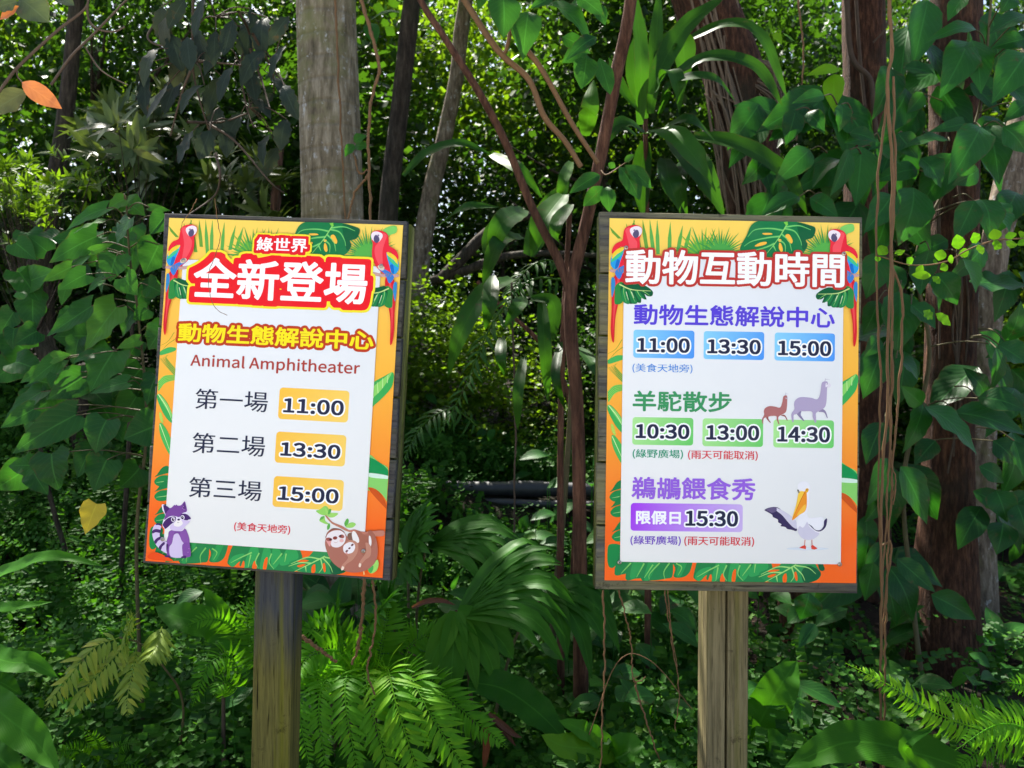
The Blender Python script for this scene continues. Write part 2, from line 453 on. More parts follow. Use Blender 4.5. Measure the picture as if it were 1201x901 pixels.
def zg(x, y):
    """ground height: flat by the boards, a bank behind them (high at the left, low at the right), rising forest floor"""
    x, y = np.asarray(x, float), np.asarray(y, float)
    B = np.interp(x, [-6, -1.6, -.3, 0.9, 2.0, 3.2], [1.2, 1.1, .72, .66, .3, .05])
    st = np.interp(x, [-2, -.5, 1], [4.0, 4.9, 5.1]); en = np.interp(x, [-2, -.5, 1], [6.8, 5.95, 6.1])
    t = np.clip((y - st) / (en - st), 0, 1); t = t * t * (3 - 2 * t)
    w = .05 * np.sin(1.7 * x + .6 * y) * np.sin(1.3 * y - .4 * x) + .02 * np.sin(5.1 * x + 1) * np.sin(4.3 * y)
    return B * t + np.maximum(y - 6.5, 0) * .11 + w * smooth01(2.4, 4.5, y)
# ------------------------------------------------------------------ the two notice boards
PRINT = print_mat()
PANEL_MAT = plain_mat('white_printed_panel', (0.86, 0.87, 0.87), 0.5, 0.0, 0.02, 6.0, 0.2)
SCREW_MAT = plain_mat('zinc_screw', (0.45, 0.42, 0.36), 0.35, 0.8, 0.2, 60)
PW, PH = 0.3, 0.4294           # half width / half height of the printed poster, metres

def rot(e):
    a, b, c = e
    ca, sa, cb, sb, cc, sc = math.cos(a), math.sin(a), math.cos(b), math.sin(b), math.cos(c), math.sin(c)
    return (np.array([[ca, 0, sa], [0, 1, 0], [-sa, 0, ca]]) @ np.array([[1, 0, 0], [0, cb, -sb], [0, sb, cb]])
            @ np.array([[cc, -sc, 0], [sc, cc, 0], [0, 0, 1]]))

class Pose:
    """where a poster stands; px() turns a photograph pixel into poster coordinates (x right, y up, z out of the face)"""
    def __init__(s, e, t):
        s.R, s.t = rot(e), np.array(t, float)
        Cw = np.array([[1, 0, 0], [0, 0, 1], [0, -1, 0]], float)          # camera (x right, y down, z ahead) -> world
        M = np.eye(4)
        M[:3, :3] = Cw @ s.R @ np.diag([1, -1, -1.0])
        M[:3, 3] = Cw @ s.t + np.array([0, 0, H])
        s.M = Matrix(M.tolist())
    def px(s, x, y, z=0.0):
        d = np.array([(x - CX) / F, (y - CY) / F, 1.0])
        n = s.R[:, 2]; t = s.t - n * z
        p = d * (n @ t) / (n @ d)
        q = s.R.T @ (p - s.t)
        return np.array([q[0], -q[1]])

LEFT = Pose((0.0959, -0.0445, 0.0486), (-0.588, 0.0245, 2.1019))
RIGHT = Pose((-0.0209, -0.0158, 0.0161), (0.5255, 0.0395, 2.0284))

import os
_ft = os.path.join(bpy.utils.system_resource('DATAFILES', path='fonts') or '', 'Noto Sans CJK Regular.woff2')
FONT = bpy.data.fonts.load(_ft) if os.path.exists(_ft) else None     # the typeface bundled with Blender

class Art:
    """flat print: polygons of ink stacked in painter's order"""
    DZ = 2.5e-5
    def __init__(s, pose, z0=0.0, crop=(0, 0, 1.0)):
        s.pose, s.z0, s.z, s.crop = pose, z0, z0, crop
        s.v, s.f, s.c, s.n = [], [], [], 0
    def at(s, crop): s.crop = crop; return s
    def loc(s, x, y): return s.pose.px(s.crop[0] + x * s.crop[2], s.crop[1] + y * s.crop[2], s.z0)
    def raw(s, xy, faces, col, same=False):
        if not same: s.z += s.DZ
        xy = np.asarray(xy, float)
        s.v.append(np.c_[xy, np.full(len(xy), s.z)]); s.f += [[i + s.n for i in f] for f in faces]
        s.c.append(np.array([col(*p) for p in xy]) if callable(col) else np.tile(lin(col), (len(xy), 1)))
        s.n += len(xy)
    def poly_local(s, xy, col):
        tris = tessellate_polygon([[Vector((p[0], p[1], 0)) for p in xy]])
        ok = []
        for t in tris:
            a, b_, c = (xy[i] for i in t)
            cr = (b_[0] - a[0]) * (c[1] - a[1]) - (b_[1] - a[1]) * (c[0] - a[0])
            ok.append(t if cr > 0 else t[::-1])
        s.raw(xy, ok, col)
    def poly(s, pts, col, smooth=True, clip=True):
        p = np.array([s.loc(*q) for q in pts])
        if smooth:
            q = np.vstack([p[-1], p, p[0], p[1]]); out = []
            for i in range(len(p)):
                a, b_, c, e = q[i], q[i + 1], q[i + 2], q[i + 3]
                for f in (0, 0.25, 0.5, 0.75):
                    out.append(0.5 * (2 * b_ + (c - a) * f + (2 * a - 5 * b_ + 4 * c - e) * f ** 2 + (3 * b_ - a - 3 * c + e) * f ** 3))
            p = np.array(out)
        if clip: p = np.clip(p, [-PW, -PH], [PW, PH])
        s.poly_local(p, col)
    def ell(s, x, y, rx, ry, col, ang=0.0):
        k = math.radians(ang); c, d = math.cos(k), math.sin(k)
        s.poly([(x + rx * math.cos(a) * c - ry * math.sin(a) * d, y + rx * math.cos(a) * d + ry * math.sin(a) * c)
                for a in np.linspace(0, 6.283, 18, endpoint=False)], col, False)
    def line(s, pts, w, col, w1=None):
        q = spline([s.loc(*p) for p in pts], 4 * len(pts))
        w = w * s.crop[2] * 0.00205; w1 = w if w1 is None else w1 * s.crop[2] * 0.00205
        t = np.gradient(q, axis=0); t /= np.linalg.norm(t, axis=1)[:, None] + 1e-9
        nn = np.c_[-t[:, 1], t[:, 0]] * (np.linspace(w, w1, len(q)) / 2)[:, None]
        p = np.clip(np.vstack([q + nn, q - nn]), [-PW, -PH], [PW, PH])
        m = len(q)
        s.raw(p, [[i + m, i + m + 1, i + 1, i] for i in range(m - 1)], col)
    def rrect(s, tl, br, r, col):
        a, b_ = s.loc(*tl), s.loc(*br)
        x0, x1, y1, y0 = a[0], b_[0], a[1], b_[1]
        r = r * s.crop[2] * 0.00205; out = []
        for cx, cy, st in ((x1 - r, y1 - r, 0), (x0 + r, y1 - r, 90), (x0 + r, y0 + r, 180), (x1 - r, y0 + r, 270)):
            for k in range(6):
                g = math.radians(st + k * 18); out.append((cx + r * math.cos(g), cy + r * math.sin(g)))
        s.poly_local(np.array(out), col)
        return x0, x1, y0, y1
    def text(s, body, tl, br, strokes, square=False):
        """strokes: [(radius in photo px, colour), ...] largest first; the box is the bare glyphs' box.
        Each stroke is the glyph grown by its radius, cut into flush rows so that no two faces of a layer overlap."""
        cu = bpy.data.curves.new('lettering', 'FONT'); cu.body = body; cu.resolution_u = 5
        if FONT: cu.font = FONT
        o = bpy.data.objects.new('lettering', cu); COL.objects.link(o)
        dg = bpy.context.evaluated_depsgraph_get()
        me = bpy.data.meshes.new_from_object(o.evaluated_get(dg))
        v = np.empty(len(me.vertices) * 3); me.vertices.foreach_get('co', v); v = v.reshape(-1, 3)[:, :2]
        fs = [list(p.vertices) for p in me.polygons]
        bpy.data.objects.remove(o); bpy.data.curves.remove(cu); bpy.data.meshes.remove(me)
        a, b_ = s.loc(*tl), s.loc(*br)
        lo, hi = v.min(0), v.max(0)
        v = (v - lo) / (hi - lo) * [b_[0] - a[0], a[1] - b_[1]] + [a[0], b_[1]]
        hh = 0.00205 * 0.3
        R0 = max(r for r, _ in strokes) * 0.00205
        y0 = b_[1] - R0 - hh
        n = int((a[1] - b_[1] + 2 * R0) / hh) + 3
        rows = [[] for _ in range(n)]
        for f in fs:
            q = v[f]
            k0, k1 = int((q[:, 1].min() - y0) / hh - 0.5), int((q[:, 1].max() - y0) / hh + 0.5)
            for k in range(max(k0, 0), min(k1 + 1, n)):
                y = y0 + (k + 0.5) * hh; xs = []
                for (xa, ya), (xb, yb) in zip(q, np.roll(q, -1, 0)):
                    if (ya <= y) != (yb <= y): xs.append(xa + (xb - xa) * (y - ya) / (yb - ya))
                if len(xs) >= 2: rows[k].append((min(xs), max(xs)))
        def merge(iv, gap=1e-6):
            iv = iv[np.argsort(iv[:, 0])]; e = np.maximum.accumulate(iv[:, 1])
            cut = np.r_[True, iv[1:, 0] > e[:-1] + gap]
            st = iv[cut, 0]; en = e[np.r_[np.flatnonzero(cut)[1:] - 1, len(e) - 1]]
            return np.c_[st, en]
        rows = [merge(np.array(r)) if r else np.zeros((0, 2)) for r in rows]
        for r, col in strokes:
            r = r * 0.00205; m = int(r / hh); vv, ff = [], []
            for k in range(n):
                acc = []
                for j in range(max(0, k - m), min(n, k + m + 1)):
                    if len(rows[j]):
                        d = abs(j - k) * hh / max(r, 1e-9)
                        w = r * ((1 - d ** 5) ** 0.2 if square else (1 - d * d) ** 0.5) if d < 1 else 0.0
                        acc.append(rows[j] + [[-w, w]])
                if acc:
                    for x0, x1 in merge(np.vstack(acc)):
                        b0, b1 = y0 + k * hh, y0 + (k + 1) * hh; i = len(vv)
                        vv += [(x0, b0), (x1, b0), (x1, b1), (x0, b1)]; ff.append([i, i + 1, i + 2, i + 3])
            s.z += 2 * s.DZ
            s.raw(np.clip(vv, [-PW, -PH], [PW, PH]), ff, col)
    def build(s, name, parent, mat=None):
        return mesh_obj(name, np.vstack(s.v), s.f, mat or PRINT, parent, colors=np.vstack(s.c))

C1 = (160, 240, 0.27477); C2 = (160, 450, 0.27755); C3 = (690, 240, 0.27477); C4 = (690, 450, 0.28846)

def make_board(sign, pose, quad, ys, battens, mats):
    """planks between the pixel corners quad=(TL,TR,BR,BL) of the board face"""
    inv = sign.matrix_world.inverted() if False else Matrix.Translation(-Vector(sign.location))
    c = [pose.px(x, y, -0.003) for x, y in quad]
    mb = MB(); rs = np.random.default_rng(3)
    n = len(ys) - 1
    for i in range(n):
        a, b_ = ys[i], ys[i + 1] - 0.006
        L0, L1 = c[0] + (c[3] - c[0]) * a, c[0] + (c[3] - c[0]) * b_
        R0, R1 = c[1] + (c[2] - c[1]) * a, c[1] + (c[2] - c[1]) * b_
        j = rs.uniform(-0.003, 0.002, 4)
        e = 0.002
        zf, zb = -0.003 - rs.uniform(0, 0.0015), -0.027
        # plank with chamfered front edges
        def ring(ins, z): return [(L0[0] + j[0] + ins, L0[1] - ins, z), (R0[0] + j[1] - ins, R0[1] - ins, z),
                                  (R1[0] + j[2] - ins, R1[1] + ins, z), (L1[0] + j[3] + ins, L1[1] + ins, z)]
        v = ring(e, zf) + ring(0, zf - e) + ring(0, zb)
        f = [[3, 2, 1, 0], [8, 9, 10, 11]]
        for k in range(4):
            m = (k + 1) % 4
            f += [[k, m, 4 + m, 4 + k], [4 + k, 4 + m, 8 + m, 8 + k]]
        mb.add(v, f)
    bo = mb.build('board', mats[0], sign, False)
    bo.matrix_local = inv @ pose.M
    for side, out in battens:
        mb = MB()
        T, B = (c[0], c[3]) if side < 0 else (c[1], c[2])
        x = [T[0] + side * out, T[0] - side * 0.045, B[0] + side * out, B[0] - side * 0.045]
        v = [(x[0], T[1] - .002, -.0275), (x[1], T[1] - .002, -.0275), (x[2], B[1] + .002, -.0275), (x[3], B[1] + .002, -.0275)]
        v += [(a, b_, -0.072) for a, b_, _ in v]
        mb.add(v, [[0, 1, 3, 2], [4, 6, 7, 5], [0, 2, 6, 4], [1, 5, 7, 3], [0, 4, 5, 1], [2, 3, 7, 6]])
        bt = mb.build('batten', mats[1], sign, False)
        bt.matrix_local = inv @ pose.M
    return bo, inv

def make_post(sign, prof, z1, mat, lean):
    """extruded profile (x,y) list from the ground to z1, leaning by lean metres over its height"""
    p = np.array(prof); n = len(p); zs = np.linspace(-0.25, z1, 14)
    v = np.vstack([np.c_[p + np.array(lean) * (z / z1), np.full(n, z)] for z in zs])
    f = [[i * n + j, i * n + (j + 1) % n, (i + 1) * n + (j + 1) % n, (i + 1) * n + j] for i in range(len(zs) - 1) for j in range(n)]
    mb = MB(); mb.add(v, np.array(f))
    top = mesh_obj('post', np.vstack(mb.v), f + [list(range((len(zs) - 1) * n, len(zs) * n))], mat, sign)
    return top

def poster_base(sign, pose, inv):
    ys = np.linspace(PH, -PH, 30); v, c, f = [], [], []
    top, mid, bot = (np.array(lin(k)) for k in ('#ffd964', '#ffb942', '#ff6a22'))
    for i, y in enumerate(ys):
        t = i / 29
        col = top + (mid - top) * min(1, t / 0.45) if t < 0.45 else mid + (bot - mid) * min(1, (t - 0.45) / 0.42)
        v += [(-PW, y, 0), (PW, y, 0)]; c += [col, col]
        if i: f.append([2 * i - 2, 2 * i, 2 * i + 1, 2 * i - 1])
    k = len(v)                       # folded edge so the sheet has thickness
    v += [(-PW, PH, -.003), (PW, PH, -.003), (-PW, -PH, -.003), (PW, -PH, -.003)]; c += [top, top, bot, bot]
    f += [[0, 1, k + 1, k], [58, k + 2, k + 3, 59]]
    f += [[0, k] + [k + 2] + [2 * i for i in range(29, 0, -1)], [1] + [2 * i + 1 for i in range(1, 30)] + [k + 3, k + 1]]
    o = mesh_obj('poster', v, f, PRINT, sign, colors=np.array(c))
    o.matrix_local = inv @ pose.M
    return o

def panel(poster, pose, quad):
    c = [pose.px(x, y, 0.004) for x, y in quad]
    x0, x1 = (c[0][0] + c[3][0]) / 2, (c[1][0] + c[2][0]) / 2
    y1, y0 = (c[0][1] + c[1][1]) / 2, (c[2][1] + c[3][1]) / 2
    mb = MB()
    r = [(x0, y0), (x1, y0), (x1, y1), (x0, y1)]
    e = 0.0008
    ri = [(x0 + e, y0 + e), (x1 - e, y0 + e), (x1 - e, y1 - e), (x0 + e, y1 - e)]
    v = [(*p, 0.004) for p in ri] + [(*p, 0.0035) for p in r] + [(*p, 0.0012) for p in r]
    f = [[0, 1, 2, 3]] + [g for k in range(4) for g in ([4 + k, 4 + (k + 1) % 4, (k + 1) % 4, k], [8 + k, 8 + (k + 1) % 4, 4 + (k + 1) % 4, 4 + k])]
    mb.add(v, f)
    return mb.build('white_panel', PANEL_MAT, poster, False)

def screw(poster, pose, x, y, z):
    p = pose.px(x, y, z); mb = MB(); v, f = [], []
    for k, (r, h) in enumerate(((.0050, -0.001), (.0052, .0012), (.0040, .0026), (.0018, .0032))):
        v += [(p[0] + r * math.cos(a), p[1] + r * math.sin(a), z + h) for a in np.linspace(0, 6.283, 12, endpoint=False)]
    f = [[k * 12 + j, k * 12 + (j + 1) % 12, k * 12 + 12 + (j + 1) % 12, k * 12 + 12 + j] for k in range(3) for j in range(12)]
    mb.add(v, f)
    return mb.build('screw', SCREW_MAT, poster, True)

# ---- shared decorations, drawn once on the board where they show best and reused on both
GR = ('#0f5a34', '#1d7a44', '#3fa857', '#8fd15e', '#d8ec8a')

def macaw():
    a = Art(LEFT, 0.0042, (186, 250, 0.16632))
    a.poly([(60, 372), (150, 378), (238, 366), (232, 388), (150, 398), (58, 392)], '#c99f9a')
    a.poly([(78, 415), (108, 420), (136, 398), (136, 440), (122, 500), (92, 600), (66, 705), (50, 852), (36, 838), (34, 760), (46, 640), (54, 520)], '#d8202e')
    a.poly([(96, 430), (110, 430), (98, 520), (70, 640), (48, 780), (60, 620)], '#f04a4e')
    a.poly([(55, 440), (75, 430), (78, 480), (52, 560)], '#2f8ac8')
    a.poly([(190, 86), (230, 80), (262, 92), (272, 112), (262, 150), (252, 175), (252, 215), (245, 262), (222, 312), (192, 348), (150, 378), (108, 372), (112, 340), (128, 300), (142, 250), (132, 222), (108, 240), (76, 268), (68, 262), (76, 232), (100, 202), (140, 182), (148, 150), (156, 115), (170, 96)], '#ec2c3e')
    a.poly([(165, 110), (200, 100), (215, 160), (235, 200), (225, 260), (190, 320), (160, 350), (170, 290), (180, 220), (172, 160)], '#f75560')
    a.poly([(150, 225), (145, 260), (120, 320), (104, 362), (78, 372), (58, 345), (60, 305), (78, 268), (110, 238)], '#2a9fe0')
    a.poly([(150, 225), (140, 250), (100, 275), (68, 305), (76, 268), (108, 238)], '#f5d13c')
    a.poly([(140, 250), (100, 278), (66, 308), (64, 325), (105, 300), (134, 272)], '#47c58a')
    a.poly([(98, 310), (118, 318), (100, 362), (84, 366)], '#1c6fc4')
    a.poly([(84, 386), (140, 348), (192, 346), (142, 380), (112, 436), (92, 425)], '#3f7fd0')
    a.poly([(155, 330), (185, 318), (200, 330), (182, 350), (158, 352)], '#d9d2c0')
    a.poly([(192, 116), (206, 97), (240, 88), (266, 100), (270, 126), (256, 150), (226, 166), (202, 146)], '#f3e6ee')
    a.poly([(216, 128), (238, 112), (250, 130), (246, 156), (226, 168), (210, 150)], '#575073')
    a.ell(222, 116, 7, 7, '#8f7ea0')
    for x in (100, 118, 134): a.line([(x, 368), (x + 6, 392)], 9, '#8a7f9a', 6)
    return a

def fan(a, cx, cy, rmin, r, a0, a1, n, w, cols):
    for i, g in enumerate(np.linspace(a0, a1, n)):
        k = math.radians(g); rr = r * (0.86 + 0.14 * math.sin(i * 2.3))
        dx, dy = math.cos(k), -math.sin(k)
        a.poly([(cx + dx * rmin - dy * w * .2, cy + dy * rmin + dx * w * .2), (cx + dx * rr * .55 - dy * w, cy + dy * rr * .55 + dx * w),
                (cx + dx * rr, cy + dy * rr), (cx + dx * rr * .55 + dy * w, cy + dy * rr * .55 - dx * w),
                (cx + dx * rmin + dy * w * .2, cy + dy * rmin - dx * w * .2)], cols[i % len(cols)], False)

def monstera(a, pts, holes, ribs, base='#1c7a46', rib='#8fd873', hole='#ffbf46', dark='#12603a', shade=None):
    a.poly(pts, base)
    if shade: a.poly(shade, dark)
    for i, r in enumerate(ribs):
        if i: a.line(r, 16, '#4fb765', 4)
    for h in holes: a.poly(h, hole)
    for i, r in enumerate(ribs): a.line(r, 9 if i == 0 else 5, rib, 3 if i == 0 else 1.5)

def top_leaves():
    a = Art(RIGHT, 0.0002, (770, 250, 0.16653))
    # spiky palm on the left, authored in the same crop (continues left of it)
    for x0, y0, x1, y1 in ((-200, 200, -150, 30), (-165, 250, -215, 70), (-110, 290, -165, 20), (-70, 250, -98, 45), (10, 290, 5, 45), (90, 290, 98, 60), (150, 270, 185, 85), (200, 260, 245, 95), (-260, 180, -340, 95), (-20, 300, -48, 40)):
        a.poly([(x0 - 12, y0), ((x0 + x1) / 2 - 14, (y0 + y1) / 2), (x1, y1), ((x0 + x1) / 2 + 12, (y0 + y1) / 2), (x0 + 14, y0)], '#5fae4e' if x0 > -40 else '#6da43d', False)
    fan(a, 330, 320, 10, 240, 60, 175, 15, 9, ('#4ea64c', '#77b93f'))
    fan(a, 450, 290, 10, 205, 5, 175, 24, 6, ('#49a850', '#6fb544', '#3c9a4c'))
    a.poly([(350, 290), (400, 235), (450, 215), (505, 235), (550, 290)], '#4ea64c')
    fan(a, 1190, 300, 10, 235, 5, 200, 30, 6, ('#49a850', '#79ba45', '#3c9a4c'))
    a.poly([(1090, 300), (1130, 235), (1190, 210), (1250, 240), (1290, 300)], '#58b04c')
    a.poly([(1290, 110), (1330, 85), (1380, 80), (1390, 120), (1360, 140), (1300, 150)], '#7fcf68')
    monstera(a, [(700, 62), (660, 95), (632, 160), (600, 215), (588, 262), (640, 300), (760, 310), (900, 310), (1000, 300), (1040, 272), (1062, 225), (1050, 190), (1092, 178), (1112, 150), (1115, 105), (1080, 88), (1000, 66), (940, 62), (890, 50), (760, 55)],
             [[(690, 232), (730, 208), (772, 205), (765, 222), (710, 236)], [(905, 160), (930, 150), (955, 190), (950, 215), (925, 200)], [(862, 212), (876, 220), (888, 262), (875, 275), (860, 250)], [(858, 185), (876, 188), (872, 203), (858, 200)], [(745, 143), (800, 142), (812, 152), (760, 155)]],
             [[(915, 85), (850, 190), (775, 285)], [(895, 125), (800, 110), (690, 120), (640, 170)], [(870, 165), (780, 175), (670, 200), (615, 235)], [(830, 215), (760, 245), (640, 275)], [(900, 110), (970, 130), (1010, 190), (1020, 230)], [(880, 150), (930, 200), (950, 270)], [(850, 185), (900, 220), (905, 280)], [(905, 100), (1000, 90), (1085, 120)], [(820, 230), (840, 270)]],
             shade=[(1062, 225), (1050, 190), (1092, 178), (1112, 150), (1115, 105), (1060, 82), (990, 72), (1000, 150), (1030, 260)])
    a.line([(905, 60), (918, 88)], 30, '#7fcf4e', 14)
    return a

def corner_leaf():
    a = Art(RIGHT, 0.0043, (705, 250, 0.17762))
    a.poly([(95, 480), (140, 455), (150, 520), (140, 590), (92, 600), (90, 540)], '#2b8a3e')
    a.poly([(128, 495), (150, 455), (205, 470), (262, 468), (310, 490), (342, 520), (335, 548), (305, 548), (288, 535), (300, 572), (268, 560), (262, 592), (232, 590), (205, 600), (160, 592), (138, 560)], '#145d38')
    a.poly([(135, 505), (160, 500), (188, 595), (150, 590), (138, 560)], '#1f8a4a')
    a.poly([(175, 505), (200, 512), (240, 588), (208, 598), (190, 560)], '#1d8047')
    a.poly([(222, 512), (246, 512), (290, 570), (268, 562), (250, 575)], '#1d8047')
    a.line([(120, 470), (200, 505), (330, 515)], 9, '#c3e08a', 3)
    for q in ([(150, 490), (150, 530), (165, 585)], [(190, 503), (205, 545), (225, 588)], [(235, 510), (255, 545), (272, 562)], [(270, 512), (300, 530), (320, 545)]):
        a.line(q, 5, '#8ecf70', 2)
    for q in ([(200, 520), (216, 560)], [(165, 520), (180, 575)]): a.line(q, 4, '#eef5d0', 2)
    return a

def side_leaves():
    a = Art(LEFT, 0.0001, (165, 380, 0.33333))
    D = '#1e7f45'
    # left margin, top to bottom
    for q in ([(118, 30), (95, 62), (66, 78)], [(120, 55), (95, 72), (70, 100)]): a.line(q, 3, '#a8a53a', 1)
    a.poly([(66, 100), (80, 90), (100, 82), (122, 84), (122, 94), (95, 104), (70, 110)], '#49b25a')
    for k in range(9):
        a.line([(128, 190 - k * 3), (98 - k * 1, 158 - k * 5), (66 + 4 * k, 122 - 1.5 * k)], 3.5, '#3f9a48' if k % 2 else '#b9b53c', 1)
    for k in range(9):
        a.line([(62, 236 - k * 4), (85, 208 - k * 3), (124, 196 - k * 2)], 4, '#57bb55' if k % 2 else '#8fd35c', 1.5)
    a.poly([(60, 248), (72, 250), (98, 285), (114, 330), (112, 350), (88, 328), (68, 290), (58, 262)], '#3fae56')
    a.poly([(62, 250), (80, 262), (104, 300), (114, 335)], '#8ad66f')
    a.line([(62, 248), (90, 290), (113, 345)], 3, '#d9f2b0', 1)
    a.poly([(66, 312), (74, 315), (80, 345), (76, 348), (68, 335)], '#b8d85a')
    a.poly([(66, 352), (76, 350), (96, 380), (110, 420), (110, 470), (84, 428), (68, 385)], '#4db859')
    a.line([(68, 352), (86, 400), (108, 460)], 3, '#d6f3ab', 1)
    for y in (500, 552, 634):
        a.poly([(95, y), (76, y + 6), (58, y + 30), (50, y + 38), (64, y + 34), (92, y + 26), (110, y + 18)], D)
        a.poly([(98, y + 34), (66, y + 36), (48, y + 54), (60, y + 70), (88, y + 70), (110, y + 60)], '#218a48')
        a.line([(100, y + 52), (56, y + 58)], 3, '#a6dc86', 1)
    # right margin
    a.at((425, 260, 0.48835))
    a.poly([(72, 362), (52, 372), (30, 384), (14, 396), (14, 452), (30, 440), (52, 420), (70, 398), (76, 374)], '#3fae56')
    a.poly([(72, 362), (52, 376), (14, 408), (14, 430), (45, 405)], '#8fd86a')
    for k in range(5): a.line([(16 + k * 11, 436 - k * 12), (10 + k * 13, 404 - k * 9)], 1.6, '#d6f3ab', 1)
    a.poly([(10, 560), (40, 578), (66, 600), (66, 672), (40, 648), (10, 640)], '#8ad26c')
    a.poly([(10, 566), (44, 580), (66, 602), (66, 616), (10, 604)], '#149450')
    a.poly([(10, 604), (40, 606), (66, 612), (66, 618), (20, 614)], '#d8f1e0')
    a.poly([(14, 640), (40, 648), (62, 690), (48, 680)], '#d2571e')
    a.at((975, 340, 0.4))
    a.poly([(10, 740), (34, 735), (54, 770), (66, 815), (64, 850), (48, 862), (34, 850), (10, 800)], '#3fb05c')
    a.poly([(34, 738), (56, 772), (67, 815), (64, 850), (56, 850), (48, 790)], '#8ed96c')
    a.line([(20, 742), (44, 780), (56, 815), (50, 856)], 4, '#b8ee8a', 1)
    a.line([(2, 805), (20, 818), (33, 856)], 6, '#c3dd7a', 2)
    return a

def bottom_leaves():
    a = Art(RIGHT, 0.0001, (700, 650, 0.25812))
    pl = a.poly
    a.poly = lambda pts, col: pl([(x, y - 45 if y <= 50 else y) for x, y in pts], col)
    O = '#fb6a20'
    a.poly([(60, 0), (48, 30), (52, 52), (80, 58), (110, 40), (110, 5)], '#1f8a48')
    for pts in ([(110, 34), (80, 88), (118, 92), (165, 70), (200, 34)], [(165, 34), (130, 110), (175, 112), (215, 95), (240, 34)], [(225, 34), (200, 112), (250, 120), (310, 112), (345, 95), (330, 34)], [(320, 34), (355, 60), (350, 104), (400, 102), (428, 66), (430, 34)]):
        a.poly(pts, '#27864a')
    for pts in ([(180, 40), (150, 100), (178, 104), (225, 46)], [(250, 40), (215, 108), (240, 112), (290, 44)], [(395, 40), (360, 90), (385, 96), (420, 50)]):
        a.poly(pts, '#2f9d52')
    for q in ([(155, 40), (110, 88)], [(215, 42), (180, 106)], [(330, 40), (305, 80), (310, 118)], [(285, 40), (240, 90), (238, 115)], [(360, 42), (385, 60), (370, 95)], [(255, 48), (215, 108)]): a.line(q, 7, '#7fce66', 2)
    a.poly([(480, 40), (440, 92), (448, 116), (470, 122), (500, 95), (520, 124), (760, 128), (800, 70), (750, 40), (600, 36)], '#27864a')
    for pts in ([(470, 70), (446, 98), (452, 116), (472, 118), (520, 60)], [(560, 50), (520, 110), (540, 122), (590, 60)], [(620, 50), (595, 120), (625, 122), (650, 60)], [(660, 48), (650, 100), (670, 118), (700, 60)], [(740, 50), (690, 90), (720, 100), (780, 60)]):
        a.poly(pts, '#35a558')
    for h in ([(560, 124), (565, 95), (575, 90), (582, 124)], [(612, 124), (618, 80), (632, 70), (628, 124)], [(505, 124), (515, 92), (522, 100), (520, 124)]): a.poly(h, O)
    for q in ([(555, 50), (500, 78), (455, 104)], [(550, 60), (540, 122)], [(590, 50), (575, 90), (590, 122)], [(650, 50), (640, 90), (665, 122)], [(700, 46), (660, 100)], [(720, 46), (715, 85)]): a.line(q, 7, '#8ad570', 2)
    a.poly([(735, 90), (770, 70), (820, 60), (880, 44), (960, 50), (1010, 75), (1016, 100), (985, 124), (900, 130), (780, 126)], '#2b9452')
    a.poly([(960, 52), (1012, 76), (1014, 102), (985, 124), (940, 128), (930, 80)], '#14603a')
    for h in ([(770, 78), (800, 70), (830, 72), (800, 82)], [(845, 100), (860, 88), (862, 124), (846, 128)], [(895, 90), (905, 80), (912, 112), (905, 122)], [(775, 100), (800, 90), (815, 92), (790, 106)]): a.poly(h, O)
    for q in ([(905, 48), (840, 85), (765, 126)], [(880, 62), (820, 58), (745, 92)], [(840, 84), (790, 84), (735, 104)], [(885, 60), (895, 100), (880, 126)], [(895, 56), (930, 90), (945, 120)], [(905, 52), (960, 62), (995, 90)], [(815, 98), (820, 126)]): a.line(q, 7, '#a5e07c', 2)
    a.poly([(1000, 44), (1035, 66), (1010, 70)], '#14603a')
    return a

NAVY = '#262b47'; WHITE = '#ffffff'

def lin_grad(a, tl, br, c0, c1):
    A, B = a.loc(*tl), a.loc(*br); c0, c1 = np.array(lin(c0)), np.array(lin(c1)); d = B - A; d2 = d @ d
    return lambda x, y: c0 + (c1 - c0) * min(1, max(0, ((x - A[0]) * d[0] + (y - A[1]) * d[1]) / d2))

def time_plate(poster, pose, crop, rect, r, cols, body, tl, br, extra=None):
    a = Art(pose, 0.0041, crop)
    a.rrect(rect[0], rect[1], r, lin_grad(a, rect[0], rect[1], *cols))
    if extra: a.text(*extra)
    a.text(body, tl, br, [(2.6, WHITE), (0.8, NAVY)])
    return a.build('time_plate', poster)

def decorate(poster, arts):
    for name, art, flip in arts:
        o = art.cached.copy() if hasattr(art, 'cached') else None
        if o is None:
            o = art.build(name, poster); art.cached = o
        else:
            COL.objects.link(o); o.parent = poster
        o.name = name
        if flip: o.scale = (-1, 1, 1)

MAC, TOPL, CORN, SIDE, BOTT = macaw(), top_leaves(), corner_leaf(), side_leaves(), bottom_leaves()

